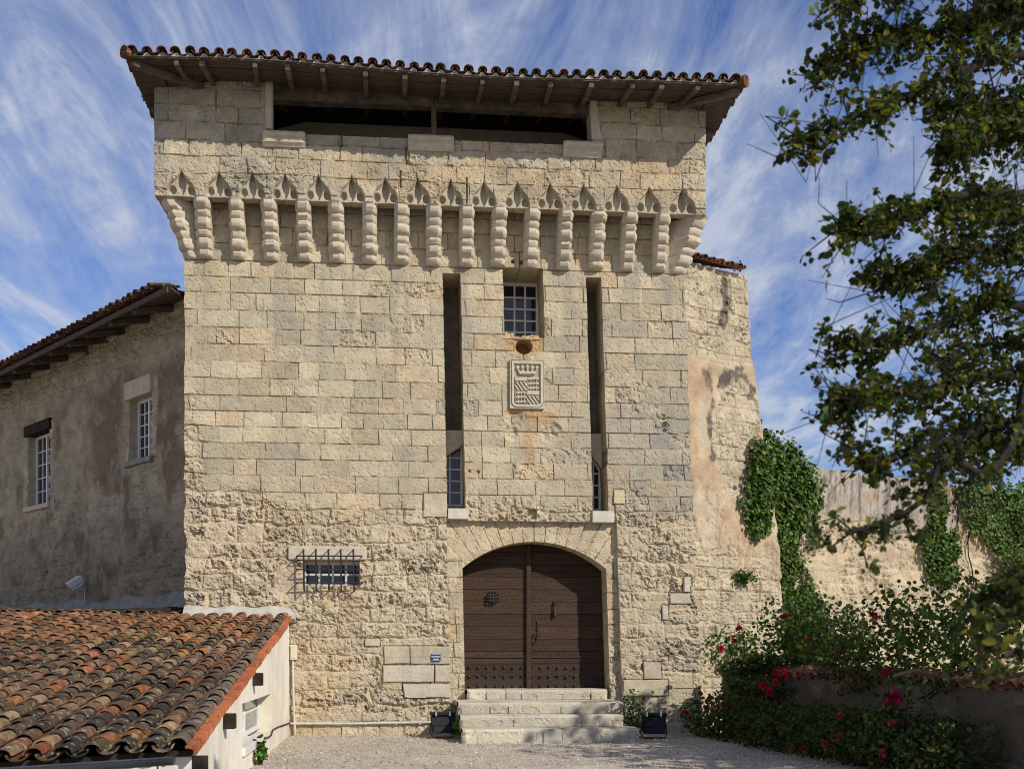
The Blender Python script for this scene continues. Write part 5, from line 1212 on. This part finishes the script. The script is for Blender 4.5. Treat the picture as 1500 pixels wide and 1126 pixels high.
# ================================================================== plants
def plant(name, ctr, ext, n, size, col, label, cat, group=None, seed=0, flowers=0, fcol=None, fsize=.05, stems=6, alt=None, up=.35, wdt=.42, fpts=None, petals=16, gap=.42, ngap=2.2):
    r = np.random.default_rng(seed); ctr = np.asarray(ctr, float); ext = np.asarray(ext, float)
    pts = []
    while len(pts) < n:
        p_ = r.normal(0, .5, 3); p_ = p_ / max(1, np.linalg.norm(p_)) if np.linalg.norm(p_) > 1.15 else p_
        q = ctr + p_ * ext
        if float(fbm(np.array([q[0] * ngap + q[2]]), np.array([q[1] * ngap + q[2] * ngap]), seed + 9, 3)[0]) < gap: continue
        if q[2] < .03: q[2] = .03 + .1 * r.random()
        pts.append(q)
    pts = np.array(pts)
    e = empty(name, (ctr[0], ctr[1], max(0, ctr[2] - ext[2])), label, cat, group)
    v, f, c = leaves(pts, np.full(n, size), leafcols(n, col, .4, seed, alt, .15), up, .3, wdt, seed + 1)
    link('foliage', npmesh('leaves', v, f, c), M['leaf'], e)
    m_ = MB()
    for k in range(stems):
        t = pts[r.integers(n)]; b0 = np.array([ctr[0] + r.normal(0, ext[0] * .25), ctr[1] + r.normal(0, ext[1] * .25), max(0., ctr[2] - ext[2] * 1.1)])
        md = (b0 + t) / 2 + r.normal(0, .08, 3); m_.tube([b0, md, t], [.012, .009, .004], 5)
    if stems: m_.build('stem', M['bark'], e)
    fl = list(fpts) if fpts is not None else []
    for k in range(flowers): q = pts[r.integers(n)].copy(); q[1] -= abs(r.normal(0, .08)); q[2] += .05; fl.append(q)
    for q in fl:
        pp = np.repeat(np.asarray(q)[None], petals, 0) + r.normal(0, fsize * .35, (petals, 3))
        v, f, c = leaves(pp, np.full(petals, fsize), leafcols(petals, fcol, .25, int(r.integers(9999))), .1, 0, .75, int(r.integers(9999)))
        link('flower', npmesh('petals', v, f, c), M['petal'], e)
    return e
ROSE = (.42, .004, .035)
# garden wall
G0 = PD(1058, 950, 20.3); G1 = PD(1580, 950, 11.3); G0[2] = G1[2] = 0
gd = (G1 - G0); gl = np.linalg.norm(gd); gd /= gl; gn = np.array([gd[1], -gd[0], 0.0])
if np.dot(gn, CAM - G0) < 0: gn = -gn
gw = empty('garden_wall', tuple(G0 + gd * gl / 2), 'low dark garden wall with clay tile coping behind the flower bed', 'wall')
def gw_hc(U, V):
    h, c = stone_field(U, V, 701, .5 + 0 * U, .3 + 0 * U, None, (.18, .26), (.2, .5), .01)
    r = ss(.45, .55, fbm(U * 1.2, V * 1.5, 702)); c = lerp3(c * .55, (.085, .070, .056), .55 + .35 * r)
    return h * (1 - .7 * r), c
gz = 1.10
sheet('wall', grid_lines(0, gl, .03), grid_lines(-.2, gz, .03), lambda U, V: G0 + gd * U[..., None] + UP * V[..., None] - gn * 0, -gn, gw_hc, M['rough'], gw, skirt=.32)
rg = np.random.default_rng(44); up2 = -gn * .93 + UP * .3; up2 /= np.linalg.norm(up2)
tile_obj('coping_tiles', gw, M['tile'], G0 + gn * .06 + UP * (gz + .0), gd, up2, int(gl / .24), 1, .24, .34, rg, colf=lambda i, j, k: clay(rg) * .9)
m_ = MB(); pts = [PD(1062, 995, 19.9), PD(1120, 1022, 18.3), PD(1170, 1040, 17.0), PD(1240, 1056, 15.5), PD(1320, 1064, 14.3), PD(1420, 1062, 12.8)]
pts = [np.array(p_) for p_ in pts]; pts = [p_ + gn * (.10 - np.dot(p_ - G0, gn)) for p_ in pts]
m_.tube(pts, .012, 6); o = m_.build('cable', M['black'], None, smooth=40); tag(o, 'thin dark cable sagging along the low garden wall', 'cable')
def gpt(px, py, off=0.0):      # point on a plane parallel to the garden wall, off metres in front of it
    return PN(px, py, G0 + gn * off, gn)
# roses
rose_spec = [
    ((1040, 955), (.95, .5, .55), 2500, [(1082, 919), (1056, 949), (1075, 937), (1100, 991)], 'rose bush with red blooms nearest the tower corner'),
    ((1180, 942), (1.1, .8, .80), 3000, [(1149, 902), (1177, 936), (1204, 970), (1179, 947), (1170, 996)], 'tallest rose bush rising in front of the ivy curtain'),
    ((1290, 945), (1.1, .8, .66), 2100, [(1298, 985), (1231, 953)], 'loose open rose bush with few blooms mid bed'),
    ((1410, 930), (1.3, .8, .72), 2100, [(1279, 900)], 'rose bush below the tree branches at the right'),
    ((1135, 990), (1.0, .35, .34), 1300, [(1137, 985), (1150, 985), (1116, 1004), (1127, 1014), (1137, 999)], 'low rose spray of clustered dark red blooms over the wall top'),
]
for k, ((px, py), ext, n, fl, lab) in enumerate(rose_spec):
    off = (-.25, -.6, -.3, -.3, .2)[k]
    c = gpt(px, py, off); fp = [gpt(a, b2, off + .45 + .1 * (i % 3)) for i, (a, b2) in enumerate(fl)]
    plant('rose_bush', c, ext, n, .066, (.052, .080, .018), lab, 'rose bush', 'rose bushes along the garden wall', 80 + k, 0, ROSE, .050, 14, (.08, .125, .035), .35, .5, fp, 22, .43, 1.8)
q = gpt(1311, 1020, .5); 
plant('rose_bush', q - np.array([0, 0, .3]), (.35, .3, .45), 260, .06, (.03, .05, .016), 'thin rose stem with a single magenta bloom against the low wall', 'rose bush', 'rose bushes along the garden wall', 91, 0, (.40, .01, .10), .09, 5, None, .3, .5, [q], 26, .3)
# valerian bed
val = [((1035, 1030), 19.4, .45, 'at the corner of the tower'), ((1075, 1040), 18.4, .5, 'second from the tower corner'), ((1110, 1060), 17.4, .5, 'in the middle of the flower bed'), ((1165, 1075), 16.4, .5, 'below the cable on the low wall'),
       ((1215, 1090), 15.5, .5, 'where bed meets gravel'), ((1270, 1100), 14.6, .5, 'right of centre in the bed'), ((1330, 1110), 13.7, .5, 'beneath the single magenta rose'), ((1400, 1115), 12.8, .5, 'nearest the lower right corner')]
for k, ((px, py), d, h_, lab) in enumerate(val):
    p0 = PD(px, py, d); p0 = p0 + gn * (.42 - np.dot(p0 - G0, gn)); p0[2] = .36
    plant('valerian_plant', p0, (.62, .62, .42), 1150, .075, (.050, .076, .019), 'leafy valerian with pink red flower heads ' + lab, 'plant', 'valerian plants in the flower bed', 120 + k, (16, 16, 9, 7, 6, 4, 4, 4)[k], (.36, .05, .06), .042, 9, (.06, .075, .03), .3, .32, None, 22, .34)
# small plants by the steps
p0 = P(928, 1045, -.9); p0 = PD(928, 1046, 18.9); plant('small_rose', (p0[0], p0[1], .42), (.2, .18, .42), 420, .05, (.05, .09, .022), 'small leafy rose with dark red buds between steps and right floodlight', 'plant', None, 140, 7, (.25, .012, .03), .03, 6, (.16, .22, .05), .3, .45, None, 10, .3)
p0 = PD(655, 1052, 19.5); plant('weed_clump', (p0[0], p0[1] - .05, .42), (.3, .1, .12), 170, .05, (.13, .19, .04), 'pale yellow green weeds behind the left floodlight', 'plant', None, 141, 0, None, .03, 4, (.3, .32, .08), .3, .3, None, 8, .25)
p0 = PD(674, 1065, 18.95); plant('weed_clump', (p0[0], p0[1], .22), (.09, .09, .14), 60, .08, (.07, .14, .02), 'small bright green weed squeezed against the step beside the left floodlight', 'plant', None, 142, 0, None, .03, 3, (.14, .22, .04), .3, .5, None, 8, .2)
q = PX(380, 1098, XW + .08); plant('weed_clump', (q[0] + .02, q[1], max(q[2], .2)), (.07, .12, .17), 90, .07, (.06, .12, .02), 'small green weed at the foot of the white lean-to wall', 'plant', None, 143, 0, None, .03, 3, (.14, .2, .04), .3, .5, None, 8, .2)

# ================================================================== tree at the right
tb = PD(2050, 950, 9.5 * .76); tb[2] = 0
tree = empty('tree', tuple(tb), 'broad leafy tree whose dark branches reach in from the right edge', 'tree')
limbs = [
    ([(2050, 380, 9.5), (1720, 330, 8.6), (1540, 300, 7.8), (1420, 300, 7.4), (1310, 330, 7.1), (1228, 348, 6.9)], .05, 1.0),
    ([(2050, 380, 9.5), (1700, 120, 8.4), (1520, 70, 7.7), (1390, 105, 7.3), (1285, 150, 7.1), (1185, 188, 7.0)], .045, .9),
    ([(2050, 300, 9.5), (1700, 20, 8.8), (1520, 15, 8.0), (1400, 45, 7.6), (1300, 60, 7.4), (1200, 102, 7.3)], .045, 1.1),
    ([(2050, 420, 9.5), (1700, 470, 8.2), (1550, 455, 7.6), (1440, 440, 7.3), (1330, 495, 7.0), (1238, 492, 6.9)], .045, .9),
    ([(2050, 480, 9.5), (1700, 560, 8.3), (1560, 555, 7.7), (1440, 555, 7.2), (1310, 590, 6.9), (1195, 603, 6.7)], .05, 1.2),
    ([(2050, 520, 9.5), (1700, 600, 8.0), (1560, 590, 7.4), (1420, 640, 7.0), (1310, 675, 6.7), (1225, 672, 6.6)], .045, .95),
    ([(2050, 400, 9.5), (1760, 470, 8.4), (1560, 480, 7.6), (1490, 640, 7.0), (1440, 712, 6.8), (1385, 690, 6.7), (1345, 755, 6.6), (1290, 800, 6.5), (1225, 825, 6.4)], .036, .34),
    ([(2050, 300, 9.5), (1760, 50, 8.6), (1560, -40, 7.6), (1460, -20, 7.3), (1350, -30, 7.1), (1240, 0, 7.0)], .04, .8),
    ([(2050, 400, 9.5), (1720, 400, 8.6), (1540, 375, 8.0), (1440, 370, 7.6), (1360, 400, 7.4), (1280, 395, 7.2)], .045, 1.2),
    ([(2050, 350, 9.5), (1720, 210, 8.6), (1560, 200, 8.0), (1460, 190, 7.6), (1380, 215, 7.3)], .045, 1.3),
    ([(2050, 600, 9.0), (1700, 830, 6.4), (1560, 850, 5.6), (1470, 860, 5.4), (1400, 885, 5.3)], .026, .45),
    ([(2050, 600, 9.0), (1700, 830, 6.4), (1600, 960, 5.0), (1520, 955, 4.7), (1450, 945, 4.6)], .015, .10),
    ([(2050, 420, 9.5), (1760, 420, 8.4), (1600, 640, 7.6), (1500, 650, 7.2), (1430, 620, 7.0)], .03, .7),
    ([(2050, 350, 9.5), (1760, 300, 9.0), (1600, 100, 8.8), (1500, 120, 8.6), (1430, 160, 8.4)], .03, 1.0),
]
limbs += [([(2050, 350, 9.5), (1720, 160, 9.2), (1560, 150, 9.0), (1450, 140, 8.8), (1380, 150, 8.7)], .04, 1.3), ([(2050, 420, 9.5), (1720, 320, 9.4), (1560, 330, 9.2), (1460, 320, 9.0), (1400, 335, 8.9)], .04, 1.3),
          ([(2050, 450, 9.5), (1720, 480, 9.2), (1560, 510, 9.0), (1460, 505, 8.8), (1385, 530, 8.6)], .04, 1.2), ([(2050, 300, 9.5), (1720, 60, 9.2), (1560, 40, 9.0), (1450, 30, 8.8), (1375, 20, 8.7)], .04, 1.2)]
def catmull(pts, n=9):
    pts = [np.asarray(p_, float) for p_ in pts]; out = []
    P_ = [pts[0]] + pts + [pts[-1]]
    for i in range(1, len(P_) - 2):
        for k in range(n):
            t = k / n; a, b2, c, d = P_[i - 1:i + 3]
            out.append(.5 * ((2 * b2) + (-a + c) * t + (2 * a - 5 * b2 + 4 * c - d) * t * t + (-a + 3 * b2 - 3 * c + d) * t**3))
    out.append(pts[-1]); return np.array(out)
r = np.random.default_rng(99); lp = []; lcol_s = []
br = MB()
for li, (pts, rad, dens) in enumerate(limbs):
    q = catmull([PD(p_[0], p_[1], p_[2] * .76) for p_ in pts]); n = len(q); q = q + np.cumsum(r.normal(0, .006, q.shape), 0)
    br.tube(q, [rad * .76 * (1 - .86 * i / n) + .004 for i in range(n)], 6)
    seg = np.linalg.norm(np.diff(q, axis=0), axis=1); tot = seg.sum(); ntw = int(tot * 14 * dens * (1.45 if li in (0, 2, 3, 8, 9, 13) else 1.25)) + 4
    for k in range(ntw):
        t = r.random() ** .8; i = min(int((.18 + .82 * t) * (n - 1)), n - 2)
        b0 = q[i]; tang = q[min(i + 2, n - 1)] - q[i]; tang = tang / (np.linalg.norm(tang) + 1e-6)
        d = tang * r.uniform(.2, 1.0) + r.normal(0, .6, 3); d /= np.linalg.norm(d)
        Lt = r.uniform(.10, .36) * (1.0 - .45 * t); m3 = b0 + d * Lt * .5 + r.normal(0, .03, 3); e3 = b0 + d * Lt + np.array([0, 0, -.03]) + r.normal(0, .03, 3)
        br.tube([b0, m3, e3], [.0065, .0045, .002], 4, cap=False)
        if r.random() < .3: br.tube([m3, m3 + r.normal(0, .09, 3), m3 + r.normal(0, .16, 3)], [.004, .003, .0015], 4, cap=False)
        nl = int(r.integers(12, 22))
        for j in range(nl):
            s = r.random() ** .6; p_ = (b0 * (1 - s) + m3 * s * 1.0 if s < .5 else m3 * (2 - 2 * s) + e3 * (2 * s - 1)) if s >= .5 else b0 * (1 - 2 * s) + m3 * 2 * s
            lp.append(p_ + r.normal(0, .016, 3))
# shading part of the crown beyond the frame (real foliage further right)
crown_c = [(9.1, 10.9, 5.2, 1.9), (10.4, 12.4, 5.6, 2.0), (9.6, 9.0, 4.6, 1.9), (9.4, 13.2, 4.4, 1.5)]
off = []
for (lat, dep, z, R_) in crown_c:
    n = int(620 * R_**2)
    p_ = r.normal(0, .5, (n, 3)); nr = np.linalg.norm(p_, axis=1, keepdims=True); p_ = p_ / np.maximum(nr, 1e-6) * np.minimum(nr, 1.05) * R_
    c0 = CAM + RT * lat + FW * dep; c0 = np.array([c0[0], c0[1], z]); q = c0 + p_
    keep = fbm(q[:, 0] * 1.1 + q[:, 2], q[:, 1] * 1.1 + q[:, 2] * .7, 5, 3) > .46; off.append(q[keep])
    br.tube(catmull([tb + np.array([0, 0, 2.2]), (tb + np.array([0, 0, 2.2]) + c0) / 2 + np.array([0, 0, .5]), c0]), [.09 * (1 - .03 * i) for i in range(19)], 6)
off = np.concatenate(off)
lp = np.array(lp); nl = len(lp)
cols = leafcols(nl, (.040, .052, .012), .45, 3, (.15, .135, .022), .16)
v1_, f1_, c1_ = leaves(lp, r.choice([.030, .040, .050], nl), cols, .35, .35, .36, 4)
v2_, f2_, c2_ = leaves(off, np.full(len(off), .17), leafcols(len(off), (.03, .045, .012), .3, 6), .35, .3, .5, 8)
link('foliage', npmesh('tree_leaves', np.concatenate([v1_, v2_]), np.concatenate([f1_, f2_ + len(v1_)]), np.concatenate([c1_, c2_])), M['leaf'], tree)
br.build('branches', M['bark'], tree, smooth=60)
m_ = MB(); m_.tube(catmull([tb - np.array([0, 0, .1]), tb + np.array([.05, .03, 1.2]), tb + np.array([0, 0, 2.3]), tb + np.array([-.1, 0, 3.6])]), [.24 - .004 * i for i in range(28)], 12); m_.build('trunk', M['bark'], tree, smooth=60)
print('leaves', nl, len(off))
